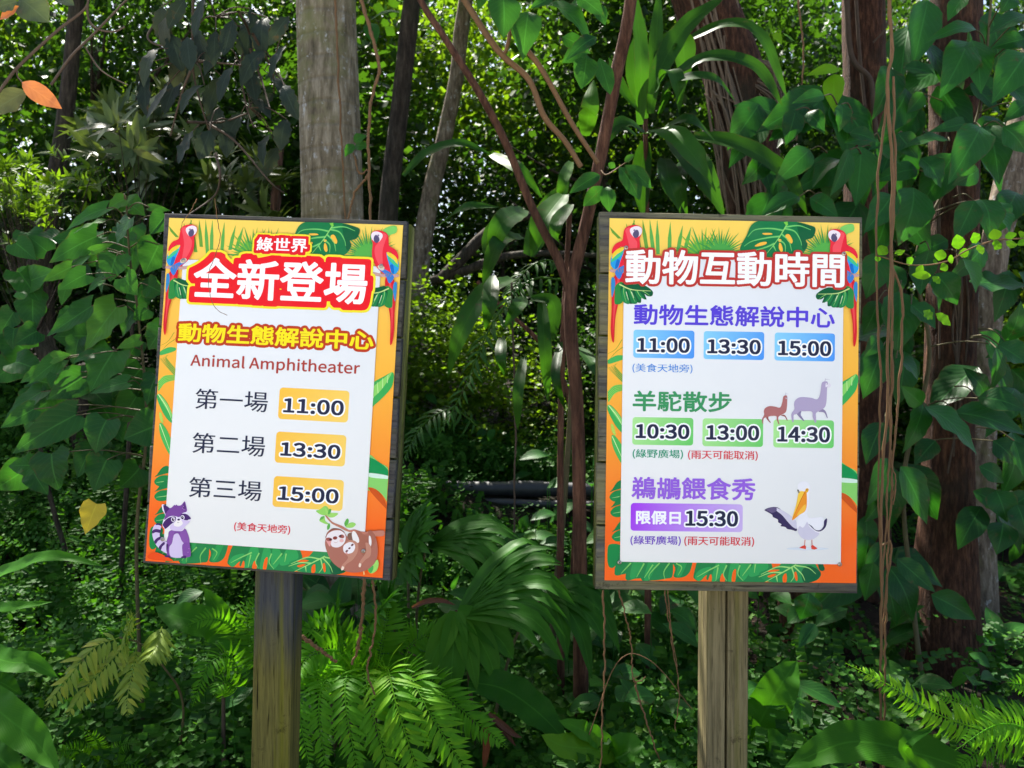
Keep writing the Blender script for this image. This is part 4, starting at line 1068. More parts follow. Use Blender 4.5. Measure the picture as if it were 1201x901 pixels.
for a in (
    ('background_tree', -4.3, 8.2, 2.9, cr(0, 1.3), 1.15, .3, .09, 'small-leaved dark tree at the far left edge, behind the heart-leaved shrub', B_DARK, .3),
    ('background_tree', -2.9, 9.4, 3.6, cr(2, 1.25), 1.2, 1.3, .08, 'fine-leaved sunlit tree left of the grey palm trunk, above the tilted board', B_DARK, -.3),
    ('background_tree', -1.9, 10.8, 3.9, cr(1, 1.1), 1.0, 2.2, .08, 'yellow-green tree just right of the grey palm trunk', B_GREY, .2),
    ('background_tree', 0.15, 10.4, 3.4, cr(1, 1.3), 1.2, .9, .09, 'bright backlit tree in the gap between the two boards', B_DARK, .3),
    ('background_tree', 1.1, 8.6, 3.9, cr(3, 1.0), 1.0, 2.9, .07, 'large-leaved tree behind the strap-leaved plant', B_DARK, -.2),
    ('background_tree', 2.5, 10.2, 4.0, cr(0, 1.2), 1.25, 4.1, .08, 'backlit tree between the two leaning red trunks', B_DARK, .0),
    ('background_tree', 4.0, 9.2, 3.4, cr(2, 1.4), 1.2, 5.0, .09, 'pale sparse tree seen past the right red trunk', B_GREY, .3),
    ('background_tree', 5.9, 9.6, 3.2, cr(1, 1.3), 1.35, .2, .10, 'leafy tree at the far right edge, behind the pale trunk', B_DARK, -.3),
    ('background_tree', -6.4, 9.8, 3.4, cr(1, 1.5), 1.4, 3.6, .1, 'yellow-lit tree in the gap at the left picture edge', B_DARK, .2),
    ('background_tree', -2.0, 12.8, 4.6, cr(0, 1.4), 1.7, 1.7, .11, 'tall dim tree farthest back beside the grey palm trunk', B_DARK, .2),
    ('background_tree', 1.6, 13.5, 4.6, cr(2, 1.4), 1.8, .4, .11, 'tall dim tree farthest back above the gap between the boards', B_DARK, -.2),
    ('background_tree', 5.0, 13.6, 4.8, cr(3, 1.3), 1.7, 5.5, .11, 'tall dim tree farthest back at the upper right', B_DARK, .2)):
    bg_tree(*a[:10], lean=a[10])
for a in (
    ('background_shrub', -.1, 9.0, 1.9, cr(2, .9), 1.2, 1.0, .04, 'deep green tall shrub in the gap, behind the dark mossy boughs', B_DARK),
    ('background_shrub', -2.3, 9.0, 2.0, cr(3, .9), 1.15, 2.0, .04, 'broad-leaved tall shrub left of the grey palm trunk, over the tilted board', B_DARK),
    ('background_shrub', 1.9, 9.2, 2.0, cr(0, .9), 1.2, 3.1, .04, 'tall shrub behind the top edge of the upright board', B_DARK),
    ('background_shrub', -4.2, 7.0, 1.3, cr(0, .8), 1.0, .4, .03, 'shrub on the bank behind the heart-leaved shrub', B_DARK),
    ('background_shrub', -3.4, 7.3, .75, cr(2, .75), .80, .8, .03, 'small-leaved shrub on the bank top left of the tilted board', B_DARK),
    ('background_shrub', -1.7, 7.6, .8, cr(0, .75), .85, 1.9, .03, 'dark shrub on the bank hidden behind the tilted board', B_DARK),
    ('background_shrub', -.35, 7.1, .65, cr(1, .8), .68, 2.8, .03, 'yellow-green shrub right beside the tilted board, above the pipes', B_DARK),
    ('background_shrub', .55, 7.4, .7, cr(2, .8), .75, .1, .03, 'fine-leaved shrub above the black pipes', B_DARK),
    ('background_shrub', 1.5, 7.6, .8, cr(0, .8), .85, 4.0, .03, 'leafy shrub behind the upright board', B_DARK),
    ('background_shrub', 3.3, 8.0, .8, cr(3, .7), .9, 5.2, .03, 'broad-leaved shrub between the right red trunk and the upright board', B_DARK),
    ('background_shrub', 4.9, 7.6, .9, cr(1, .8), 1.0, 2.4, .03, 'shrub at the right picture edge behind the pale trunk', B_DARK),
    ('background_shrub', -6.6, 8.6, 1.2, cr(1, .9), 1.2, 1.2, .04, 'yellow-lit shrub low at the left picture edge, behind the dark curved trunk', B_DARK),
    ('background_shrub', 6.3, 8.4, 1.2, cr(0, .9), 1.2, 4.4, .04, 'dim shrub low at the far right corner of the bank', B_DARK),
    ('background_shrub', -5.0, 6.6, .8, cr(3, .8), .9, 3.3, .03, 'broad-leaved shrub on the bank at the left picture edge', B_DARK)):
    bg_tree(*a, group='shrubs on the bank', cat='shrub')
# ------------------------------------------------------------------ the trees that stand close behind the boards
def foot_of(px, py, d):
    p = P(px, py, d); p.z = float(zg(p.x, p.y)); return p
def rel(root, pts): return [np.array(p) - np.array(root.location) for p in pts]

# unseen crowns added over these trees to shade the boards and the undergrowth
def shade_crown(root, at, r, seed, n=560, k=9, size=.2, mat=None):
    mb = MB(); p, d = crown_points(n, np.array(r), seed, .2)
    clumps(mb, p + (np.array(at) - np.array(root.location)), d, k, .2, size, .42, .5)
    return mb.build('crown', mat or M_BG, root, False)

# grey palm
f0 = foot_of(395, 450, 4.25)
palm = tag(empty('palm_tree', f0), 'thick grey ringed palm trunk rising behind the tilted notice board', 'palm tree')
trunk('trunk', rel(palm, [(f0.x, f0.y, f0.z - .2), P(393, 560, 4.25), P(390, 250, 4.25), P(382, 0, 4.25), P(372, -450, 4.25), P(360, -900, 4.25)]), [.21, .19, .178, .172, .16, .14], B_PALM, palm, 28, 70, .012, 4)
mb = MB(); top = np.array(P(360, -900, 4.25)) - np.array(f0)
for i in range(11):
    a = i * 2.399; d = np.array([math.cos(a), math.sin(a), 0])
    frond(mb, [top, top + d * .8 + [0, 0, .7], top + d * 1.8 + [0, 0, .6], top + d * 2.7 + [0, 0, -.3]], 26, .55, .05, (0, 0, 1), .3, .4, rr=.02, seed=i)
mb.build('crown', M_PALM, palm)

# leaning red tree behind the upright board
f0 = foot_of(965, 450, 4.75)
tr = tag(empty('red_bark_tree', f0), 'leaning red-brown trunk with hanging roots behind the upright notice board', 'tree', 'red-barked trees at the right')
path = [(f0.x, f0.y, f0.z - .2), P(962, 760, 4.75), P(925, 480, 4.8), P(893, 260, 4.8), P(872, 130, 4.8), P(852, 60, 4.82), P(826, 0, 4.85), P(790, -120, 4.9), P(740, -420, 5.0), P(700, -800, 5.0)]
trunk('trunk', rel(tr, path), [.27, .2, .185, .185, .195, .205, .20, .19, .16, .12], B_RED, tr, 26, 80, .06, 9)
mb = MB()
for i in range(34):       # roots that run down the trunk face
    g = np.random.default_rng(i); o = g.uniform(-34, 30); dd = -.17 + abs(o) / 34 * .12
    top_y = g.uniform(-60, 120); w = g.uniform(-9, 9, 4)
    pts = [P(838 + o * .8 + w[0] + (top_y * .28 if top_y < 30 else 8), top_y, 4.83 + dd), P(866 + o + w[1], 130, 4.78 + dd), P(880 + o + w[2], 200, 4.78 + dd), P(893 + o * 1.05 + w[3], 260 + g.uniform(0, 60), 4.78 + dd)]
    mb.tube(rel(tr, pts), [.007 * g.uniform(.6, 1.6), .006], 5, 14)
for i in range(140):      # ball of fine roots on the right side
    g = np.random.default_rng(100 + i); a = g.uniform(-1.2, 1.2); cx, cy = 897 + 16 * math.cos(a) + g.normal(0, 4), 112 + 34 * math.sin(a)
    mb.tube(rel(tr, [P(868, 85 + 20 * math.sin(a), 4.74), P(cx, cy, 4.66 + g.normal(0, .05)), P(900 + g.normal(0, 6), 140 + g.uniform(0, 30), 4.7), P(894 + g.normal(0, 6), 175 + g.uniform(0, 20), 4.72)]), [.005, .004, .003], 4, 10)
mb.build('hanging_root', plain_mat('pale_root', (.17, .12, .08), .85, 0, .5, 30, .2), tr)
shade_crown(tr, P(690, -900, 5.2), (2.6, 2.3, 1.0), 21)

f0 = foot_of(1014, 450, 5.6)
tr = tag(empty('red_bark_tree', f0), 'red-brown trunk topmost right of centre, with a snaking vine stem on it', 'tree', 'red-barked trees at the right')
trunk('trunk', rel(tr, [(f0.x, f0.y, f0.z - .2), P(1016, 500, 5.6), P(1015, 160, 5.6), P(1013, 0, 5.6), P(1005, -500, 5.6), P(1000, -800, 5.6)]), [.2, .165, .158, .152, .13, .1], B_RED, tr, 22, 60, .06, 12)
mb = MB()
mb.tube(rel(tr, [P(992, -20, 5.43), P(996, 50, 5.43), P(1003, 75, 5.42), P(1020, 92, 5.42), P(1024, 120, 5.42), P(1030, 180, 5.43)]), [.019, .017, .014], 7, 30)
mb.tube(rel(tr, [P(1003, -20, 5.43), P(1008, 60, 5.42), P(1013, 110, 5.43), P(1019, 170, 5.43)]), [.012, .010], 6, 24)
mb.tube(rel(tr, [P(1046, -10, 5.47), P(1040, 30, 5.43), P(1024, 50, 5.42)]), [.007, .006], 6, 16)
mb.build('vine_stem', M_TWIG, tr)
shade_crown(tr, P(1000, -700, 6.0), (2.4, 2.2, 1.0), 22)

f0 = foot_of(1108, 450, 4.3)
tr = tag(empty('red_bark_tree', f0), 'thick red-brown trunk at the right, its foot on bare ground by the bright fern', 'tree', 'red-barked trees at the right')
trunk('trunk', rel(tr, [(f0.x, f0.y, f0.z - .2), P(1106, 800, 4.3), P(1112, 560, 4.3), P(1116, 400, 4.3), P(1120, 200, 4.32), P(1122, 0, 4.35), P(1135, -500, 4.4), P(1140, -900, 4.4)]), [.24, .15, .138, .142, .148, .145, .13, .1], B_RED, tr, 26, 80, .07, 15)
mb = MB()
for i in range(16):
    g = np.random.default_rng(300 + i); o = g.uniform(-30, 32); y0 = g.uniform(80, 420)
    mb.tube(rel(tr, [P(1118 + o, y0, 4.17 + abs(o) * .0026), P(1118 + o * .8 + g.normal(0, 6), y0 + 60, 4.15 + abs(o) * .0022), P(1114 + o * .9 + g.normal(0, 7), y0 + 150, 4.16 + abs(o) * .0026)]), [.007, .005], 5, 12)
mb.build('hanging_root', M_TWIG, tr)
shade_crown(tr, P(1140, -850, 4.9), (2.6, 2.4, 1.0), 23)

f0 = foot_of(1150, 450, 5.0)
tr = tag(empty('pale_bark_tree', f0), 'pale dead-looking trunk leaning right, behind the thick red-brown trunk', 'tree')
trunk('trunk', rel(tr, [(f0.x, f0.y, f0.z - .2), P(1150, 560, 5.0), P(1158, 400, 5.0), P(1168, 290, 5.0), P(1190, 190, 5.0), P(1215, 60, 5.05), P(1240, -200, 5.1)]), [.13, .09, .088, .092, .1, .09, .07], B_GREY, tr, 18, 50, .09, 18)

# slender forked tree between the boards
f0 = foot_of(682, 450, 3.3)
ft = tag(empty('forked_tree', f0), 'slender brown forked tree beside the upright notice board', 'tree')
trunk('trunk', rel(ft, [(f0.x, f0.y, f0.z - .1), P(680, 640, 3.3), P(677, 480, 3.3), P(669, 385, 3.3), P(671, 330, 3.3), P(690, 250, 3.28), P(709, 160, 3.27), P(722, 90, 3.25), P(742, -20, 3.2), P(760, -300, 3.2), P(770, -600, 3.3)]), [.036, .034, .031, .030, .027, .029, .027, .025, .02, .012], B_BROWN, ft, 14, 90, .05, 30)
trunk('branch', rel(ft, [P(670, 345, 3.3), P(655, 305, 3.3), P(625, 245, 3.3), P(592, 165, 3.28), P(560, 105, 3.25), P(522, 45, 3.25), P(488, -10, 3.25), P(430, -140, 3.2)]), [.024, .019, .018, .016, .014, .01], B_BROWN, ft, 12, 60, .05, 31)
shade_crown(ft, P(760, -520, 3.5), (1.2, .9, .6), 24, 160, 7, .17)

# trunks farther back
for nm, lab, pts, rad, mt, grp in (
    ('thin_tree', 'dim thin trunk just right of the grey palm trunk', [(478, 40), (468, 130), (455, 260), (450, 480)], (.075, .085, .09, .09), B_DARK, 6.4),
    ('thin_tree', 'pale sunlit crooked trunk between the palm trunk and the forked tree', [(552, -40), (540, 40), (535, 90), (520, 165), (505, 230), (490, 330), (470, 520)], (.08, .08, .085, .10, .11, .11, .12), B_GREY, 8.0),
    ('thin_tree', 'dark curved trunk at the left edge, behind the heart-leaved shrub', [(88, 20), (78, 120), (60, 240), (42, 320), (38, 370), (60, 420), (90, 470), (100, 560)], (.05, .055, .065, .075, .08, .085, .1), B_DARK, 6.0),
    ('thin_tree', 'dark bough leaning across the left picture edge', [(-20, 215), (20, 240), (50, 275), (58, 330), (60, 420)], (.03, .03, .035, .05), B_DARK, 6.6)):
    p = [P(x, y, grp) for x, y in reversed(pts)]
    b0 = p[0].copy(); b0.z = float(zg(b0.x, b0.y)) - .1
    t = tag(empty(nm, (b0.x, b0.y, b0.z + .1)), lab, 'tree', 'thin trunks in the background')
    up_ = p[-1] + (p[-1] - p[-2]) * 2.0
    if grp < 6.5 and lab[:4] != 'dark' or 'curved' in lab: shade_crown(t, (up_.x, up_.y + .3, max(5.7, up_.z)), (2.4, 2.0, .9), int(grp * 10), 330)  # unseen crown added overhead to keep direct sun off the bank
    trunk('trunk', rel(t, ([b0] if b0.z < p[0].z - .1 else []) + p + ([up_ * .999, Vector((up_.x, up_.y, 5.7))] if up_.z < 5.6 else [up_])), list(reversed(rad)) + [rad[0] * .5], mt, t, 12, 40, .06, 40)
# dead stump with torn bark left of palm trunk
f0 = foot_of(322, 450, 5.2)
t = tag(empty('dead_stump', f0), 'reddish torn dead stump peeping over the tilted board left of the palm', 'stump')
trunk('trunk', rel(t, [(f0.x, f0.y, f0.z - .1), P(318, 400, 5.2), P(322, 250, 5.2), P(326, 205, 5.2), P(332, 160, 5.2)]), [.09, .07, .055, .045, .012], bark_mat('torn_bark', (.10, .05, .03), (.25, .14, .09), None, 0, (20, 20, 2), None, .8), t, 12, 40, .15, 44)
# fallen dark boughs in the gap
for lab, pts, r in (('upper dark mossy bough lying across the gap between the boards', [(515, 330), (545, 300), (575, 270), (600, 258), (640, 250)], .06), ('lower dark bough lying across the gap between the boards', [(505, 330), (545, 318), (590, 302), (640, 297), (700, 300)], .045)):
    p = [P(x, y, 6.6) for x, y in pts]
    o = empty('fallen_bough', p[0]); tag(o, lab, 'bough', 'dark boughs between the boards')
    trunk('bark', rel(o, p), [r, r * .9, r * .7, r * .5], B_DARK, o, 10, 24, .1, 50)
# ------------------------------------------------------------------ plants close to the boards
def cropper(x0, y0, s): return lambda x, y: (x0 + x * s, y0 + y * s)

def leafy(root, items, crop, depth, jit, mat, shape, name='foliage', up=(0, -.88, .38), lobe=0.0, arch=.1, fold=.2, wave=.05, petiole=None, tints=None, upj=.2):
    """leaf list: (base x, base y, tip x, tip y, width) in crop pixels; returns leaf bases (world)"""
    mb = MB(); bases = []
    for k, it in enumerate(items):
        bx, by, tx, ty, w = it[:5]
        d = depth + RNG.uniform(-jit, jit)
        (X0, Y0), (X1, Y1) = crop(bx, by), crop(tx, ty)
        s = crop(1, 0)[0] - crop(0, 0)[0]
        L = math.hypot(X1 - X0, Y1 - Y0) / F * d
        wd = w * s / F * d * (1.18 if shape == 'heart' else 1.0)
        tilt = RNG.uniform(-.05, .35) * L
        b, t = np.array(P(X0, Y0, d)), np.array(P(X1, Y1, d - tilt))
        u = np.array(up) + RNG.normal(0, upj, 3)
        leaf(mb, b, t, wd, shape, u, arch * RNG.uniform(.0, 1.8), fold * RNG.uniform(.5, 1.6), wave * RNG.uniform(.5, 3), float(np.clip(it[5] + RNG.normal(0, .1), 0, 1)) if len(it) > 5 else None, 12, lobe, RNG.normal(0, .22))
        bases.append(b)
    mb.v = [v - np.array(root.location) for v in mb.v]
    mb.build(name, mat, root)
    return bases

def stems_to(root, bases, main, mat, r=.0028, name='stem', rmain=.008):
    """a main stem through world points and a petiole from each leaf base to the nearest point of it"""
    mb = MB(); m = spline([tuple(p) for p in main], 60)
    mb.add(*tube(m - np.array(root.location), [rmain, rmain * .8, rmain * .45], 7))
    for b in bases:
        d = np.linalg.norm(m - b, axis=1) + .6 * np.maximum(0, m[:, 2] - b[2])
        q = m[np.argmin(d)]
        if np.linalg.norm(q - b) > .38: q = b + (q - b) / np.linalg.norm(q - b) * .13 + [0, .05, .06]
        mid = (b + q) / 2 + [0, -.01, .02]
        mb.add(*tube(spline([q, mid, b], 8) - np.array(root.location), [r, r * .8, r * .7], 5))
    return mb.build(name, mat, root)

# --- heart-leaved shrub, left ------------------------------------------------
c = cropper(0, 220, .31073)
f0 = foot_of(170, 450, 3.15)
sh = tag(empty('heart_leaf_shrub', f0), 'shrub with big heart-shaped leaves left of the tilted notice board', 'shrub')
A = [(475, 55, 548, 108, 80, .95), (470, 45, 405, 88, 60, .95), (400, 80, 250, 162, 60, .85), (565, 75, 645, 88, 28, .9), (490, 120, 440, 215, 140), (385, 130, 275, 176, 40, .8), (365, 185, 185, 285, 110), (345, 240, 430, 212, 32, 1), (330, 258, 235, 368, 55, 1), (340, 225, 275, 255, 28, 1),
     (440, 258, 415, 358, 135), (600, 215, 545, 328, 120, .2), (270, 300, 160, 356, 58), (325, 328, 220, 388, 75, .75), (470, 340, 520, 408, 85, .7), (385, 350, 330, 400, 50, .8), (625, 108, 565, 178, 78, .1), (345, 448, 175, 562, 90), (440, 452, 320, 617, 135), (610, 538, 560, 612, 92, .2), (525, 575, 440, 608, 42, .9),
     (230, 648, 110, 742, 75, .8), (200, 645, 270, 630, 42, .95), (160, 690, 75, 738, 52, .9), (350, 628, 275, 662, 45), (430, 618, 340, 772, 155), (310, 718, 180, 800, 105), (480, 735, 340, 778, 65, .3), (155, 772, 10, 897, 85, .4), (590, 712, 555, 822, 88, .1), (290, 850, 160, 912, 85, .3), (250, 372, 232, 445, 45, .9), (560, 370, 620, 400, 80, .1), (560, 460, 500, 500, 60, .2), (215, 705, 230, 800, 60)]
c2 = cropper(0, 480, .46729)
A2 = [(190, 15, 30, 112, 78, .3), (268, 28, 240, 112, 88, .2), (130, 112, 150, 207, 105, .2), (268, 128, 235, 207, 88, .2), (392, 42, 310, 75, 90, .1), (350, 148, 300, 197, 75, .15), (85, 0, 0, 48, 45, .3)]
bs = leafy(sh, A, c, 3.15, .12, M_HEART, 'heart', lobe=.16, arch=.05, fold=.12, wave=.06)
FH = []
for i in range(60):
    x, y = RNG.uniform(15, 195), RNG.uniform(265, 560); a_ = RNG.normal(.3, .8); L = RNG.uniform(24, 46)
    FH.append((x, y, x - math.sin(a_) * L, y + math.cos(a_) * L, L * .8, RNG.uniform(.05, .6)))
leafy(sh, FH, cropper(0, 0, 1.0), 3.35, .12, M_HEART, 'heart', lobe=.16, arch=.05, fold=.12)
bs += leafy(sh, A2, c2, 3.1, .1, M_HEART, 'heart', lobe=.16, arch=.05, fold=.12)
stems_to(sh, bs, [f0, P(160, 640, 3.2), P(172, 500, 3.2), P(162, 370, 3.2), P(152, 300, 3.2), P(148, 235, 3.2)], M_STEM)
leafy(sh, [(243, 238, 214, 314, 60, .8)], c2, 2.9, 0, leaf_mat('yellow_leaf', (.35, .27, .01), (.5, .42, .02), .3, .45, .3, 7, .4), 'heart', 'yellow_leaf', lobe=.1, upj=0.0, up=(.1, -1, .1))

# --- big glossy climbers, right ----------------------------------------------
c = cropper(850, 0, .33302)
f0 = foot_of(1085, 450, 3.75)
cl = tag(empty('glossy_climber', f0), 'climber with big glossy pointed leaves covering the right red trunks', 'climbing plant')
R1 = [(885, 105, 695, 157, 60, .5), (855, 148, 755, 348, 132), (872, 143, 902, 332, 112), (1062, 190, 940, 366, 140), (1062, 55, 930, 122, 78), (1056, 138, 935, 172, 75), (845, -15, 785, 76, 68, .9), (1005, -25, 970, 47, 85), (880, 433, 715, 467, 58, .6), (902, 448, 785, 652, 128), (928, 443, 967, 652, 128), (980, 448, 1062, 542, 115), (1062, 365, 980, 432, 66),
      (482, 518, 460, 728, 118, .7), (440, 528, 370, 692, 85), (250, 388, 215, 512, 85, .25), (290, 398, 352, 472, 70, .1), (410, 368, 400, 467, 70, .1), (350, 338, 235, 366, 55, .7), (300, 528, 170, 652, 95, .1), (140, 558, 60, 652, 85, .1),
      (665, 662, 610, 867, 155, .6), (590, 688, 490, 822, 105), (680, 598, 515, 642, 76), (690, 558, 762, 662, 115), (792, 498, 620, 527, 66), (880, 708, 810, 852, 95), (900, 703, 932, 852, 115), (940, 708, 1002, 822, 115), (895, 598, 800, 652, 76), (300, 698, 402, 768, 85, .6), (262, 693, 120, 768, 76, .6), (520, 480, 420, 505, 60), (540, 520, 620, 580, 70), (610, 470, 680, 560, 80, .1), (700, 330, 640, 400, 60, .1), (630, 240, 740, 260, 60, .1), (440, 470, 540, 500, 60, .2)]
bs = leafy(cl, R1, c, 3.7, .22, M_GLOSS, 'ovate', arch=.10, fold=.22)
for yl in ((385, 262, 385, 397, 74, 1), (402, 244, 285, 268, 48, 1), (175, 115, 200, 160, 32, 1), (205, 118, 250, 150, 30, 1)):
    leafy(cl, [yl], c, 3.9, .1, M_FERN, 'ovate', 'young_leaf', arch=.05)
c7 = cropper(980, 240, .3553)
R2 = [(150, 158, 100, 312, 105), (210, 288, 200, 497, 135, .5), (150, 478, 90, 642, 115, .3), (310, 150, 280, 300, 105, .3), (420, 178, 462, 292, 105), (330, 228, 402, 332, 95), (290, 648, 220, 822, 86), (295, 668, 467, 827, 118, .6), (285, 660, 215, 598, 66), (390, 688, 630, 762, 105, .15), (470, 638, 630, 682, 86, .1), (490, 640, 420, 538, 80, .1), (530, 473, 510, 622, 80), (540, 463, 630, 522, 115, .5), (560, 450, 612, 318, 86), (535, 463, 475, 420, 60), (140, 318, 90, 432, 86, .2), (140, 438, 92, 505, 60, .2), (200, 508, 272, 582, 76, .1), (250, 330, 330, 410, 90, .15), (160, 720, 100, 860, 90, .1), (330, 780, 260, 860, 80, .1), (520, 780, 600, 860, 90, .1), (590, 780, 620, 900, 60, .2)]
bs += leafy(cl, R2, c7, 3.65, .2, M_GLOSS, 'ovate', 'foliage', arch=.10, fold=.22)
c8 = cropper(860, 540, .4007)
R3 = [(490, 18, 567, 188, 115, .4), (452, -5, 390, 132, 85, .15), (580, 393, 712, 467, 80, .4), (450, 308, 527, 472, 95, .2), (480, 288, 592, 387, 66, .2), (410, 298, 385, 412, 66, .15), (222, 388, 195, 467, 86, .4), (770, 88, 802, 182, 86, .2), (790, 183, 770, 277, 86, .2), (720, 18, 792, 67, 60, .1), (240, 480, 190, 550, 50, .2), (830, 130, 860, 230, 80, .2)]
FL = []
for i in range(85):      # more leaves deeper in the climber
    x, y = (RNG.uniform(1040, 1215), RNG.uniform(-10, 330)) if i < 38 else (RNG.uniform(885, 1020), RNG.uniform(90, 270)) if i < 58 else (RNG.uniform(1005, 1062), RNG.uniform(380, 720)) if i < 72 else (RNG.uniform(1140, 1215), RNG.uniform(360, 620))
    a_ = RNG.normal(.15, .7); L = RNG.uniform(45, 82)
    FL.append((x, y, x - math.sin(a_) * L, y + math.cos(a_) * L, L * RNG.uniform(.5, .62), RNG.uniform(0, .5)))
bs += leafy(cl, FL, cropper(0, 0, 1.0), 4.02, .1, M_GLOSS, 'ovate', 'foliage', arch=.10, fold=.22)
bs += leafy(cl, R3, c8, 3.6, .15, M_GLOSS, 'ovate', 'foliage', arch=.10, fold=.22)
stems_to(cl, bs[:len(R1) + len(R2)], [f0, P(1070, 700, 3.9), P(1060, 560, 3.95), P(1090, 420, 4.0), P(1075, 300, 4.0), P(1120, 200, 4.0), P(1150, 120, 4.0), P(1165, -30, 4.0)], M_STEM, .004, rmain=.012)

# --- strap-leaved plants behind the gap and the upright board ------------------
def strap_plant(name, label, crown, base, items, crop, depth, mat=M_STRAP, group=None, jit=.15):
    f = foot_of(base[0], 450, depth); r = tag(empty(name, f), label, 'strap-leaved plant', group)
    mb = MB(); s = crop(1, 0)[0] - crop(0, 0)[0]
    for it in items:
        pts, w = it[0], it[1]
        dd = depth + RNG.uniform(-jit, jit) * .5
        n = len(pts); bow = RNG.uniform(-.05, .3)
        wp = [P(*crop(x, y), dd - bow * math.sin(math.pi * .8 * i / (n - 1)) if n > 1 else dd) for i, (x, y) in enumerate(pts)]
        strap(mb, wp, w * s / F * depth, (RNG.uniform(-.3, .3), -.8, .5), .22, .05, 'strap', it[2] if len(it) > 2 else None, 20)
    mb.v = [v - np.array(f) for v in mb.v]
    mb.build('foliage', mat, r)
    mb = MB(); mb.tube(rel(r, [f, P(base[0], base[1], depth + .03), P(*crown, depth + .03)]), [.017, .014, .011], 8, 30, lump=.06)
    mb.build('stem', B_BROWN, r)
    return r
c = cropper(600, 0, .33306)
D1 = [([(450, 440), (455, 200), (432, -40)], 60, .8), ([(490, 400), (505, 200), (520, -40)], 55, .6), ([(480, 330), (600, 110), (760, -20)], 78, .4), ([(495, 300), (545, 165), (600, 150), (612, 305)], 96, .85), ([(560, 270), (700, 200), (860, 235), (955, 375)], 58, .2), ([(600, 150), (760, 84), (880, 130), (972, 352)], 54, .4), ([(470, 470), (560, 470), (650, 560), (722, 680)], 96, .8), ([(560, 480), (660, 600), (750, 765)], 116, .45), ([(640, 480), (800, 510), (960, 610), (1042, 760)], 84, .45), ([(470, 500), (455, 620), (462, 765)], 72, .3), ([(500, 480), (620, 420), (720, 500)], 50, .1), ([(440, 480), (380, 450), (320, 520)], 40, .1), ([(470, 420), (430, 250), (470, 60)], 60, .5), ([(520, 400), (560, 300), (640, 270), (720, 280), (790, 360)], 46, .2), ([(470, 470), (400, 430), (330, 470), (290, 560)], 50, .15), ([(540, 560), (560, 650), (600, 765)], 80, .2), ([(500, 330), (555, 250), (585, 300), (590, 400)], 70, .4), ([(620, 560), (590, 640), (620, 765)], 60, .2), ([(260, 480), (275, 380), (290, 280)], 66, .9), ([(460, 400), (400, 330), (340, 200)], 46, .3)]
strap_plant('strap_leaf_plant', 'tall plant of long strap leaves rising over the upright notice board', (757, 140), (760, 400), D1, c, 3.75, group='strap-leaved plants')
c4 = cropper(450, 240, .28846)
D2 = [([(730, -40), (650, 70), (598, 215)], 105, .75), ([(570, 20), (480, 80), (425, 225)], 96, .35), ([(560, 130), (470, 150), (400, 330)], 70, .15), ([(520, 300), (410, 360), (320, 510), (260, 700)], 88, .55), ([(440, 290), (432, 400), (412, 510)], 66, .3), ([(570, 380), (540, 420), (490, 500)], 62, .6), ([(640, 380), (655, 580), (668, 810)], 58, .4), ([(570, 620), (548, 760), (545, 920)], 48, .45), ([(480, 540), (478, 620), (490, 700)], 50, .3), ([(790, 580), (850, 650), (880, 730)], 66, .3), ([(600, 380), (690, 400), (690, 560)], 60, .25), ([(760, 0), (700, 90), (720, 180)], 60, .5), ([(720, 560), (700, 700), (740, 840)], 40, .1)]
strap_plant('strap_leaf_plant', 'plant of drooping mottled strap leaves in the gap left of the forked tree', (668, 250), (658, 480), D2, c4, 3.5, group='strap-leaved plants')
c6 = cropper(300, 0, .33306)
D3 = [([(520, 620), (600, 540), (720, 505), (830, 545)], 44, .4), ([(830, 545), (930, 600), (1010, 700)], 50, .7), ([(640, 800), (740, 730), (860, 730)], 40, .4), ([(960, 900), (1020, 760), (1105, 635)], 90, .5), ([(820, 900), (850, 820), (900, 740)], 90, .35), ([(1110, 570), (1080, 640), (1060, 720)], 40, .85)]
strap_plant('strap_leaf_plant', 'arching strap leaves above the gap, between palm trunk and forked tree', (560, 330), (668, 470), D3, c6, 4.2, group='strap-leaved plants')

# palm frond hanging in the gap
f0 = foot_of(640, 450, 3.8)
r = tag(empty('young_palm', f0), 'young palm with a feathery frond drooping in the gap between the boards', 'palm')
mb = MB()
frond(mb, rel(r, [P(672, 330, 3.8), P(620, 330, 3.75), P(575, 385, 3.7), P(545, 455, 3.65), P(515, 510, 3.6)]), 26, .15, .018, (-.3, -.5, .8), .5, .3, seed=3, rr=.005)
frond(mb, rel(r, [P(672, 320, 3.8), P(640, 305, 3.75), P(610, 325, 3.7), P(590, 365, 3.65)]), 18, .11, .014, (-.2, -.5, .8), .5, .3, seed=4, rr=.004)
frond(mb, rel(r, [P(560, 500, 3.9), P(530, 480, 3.85), P(495, 500, 3.8), P(470, 545, 3.8)]), 20, .14, .016, (-.2, -.5, .8), .5, .3, seed=5, rr=.004)
mb.build('foliage', M_STRAP, r)
mb = MB(); mb.tube(rel(r, [f0, P(668, 500, 3.85), P(672, 330, 3.8)]), [.02, .014, .008], 8, 20); mb.build('stem', M_STEM, r)

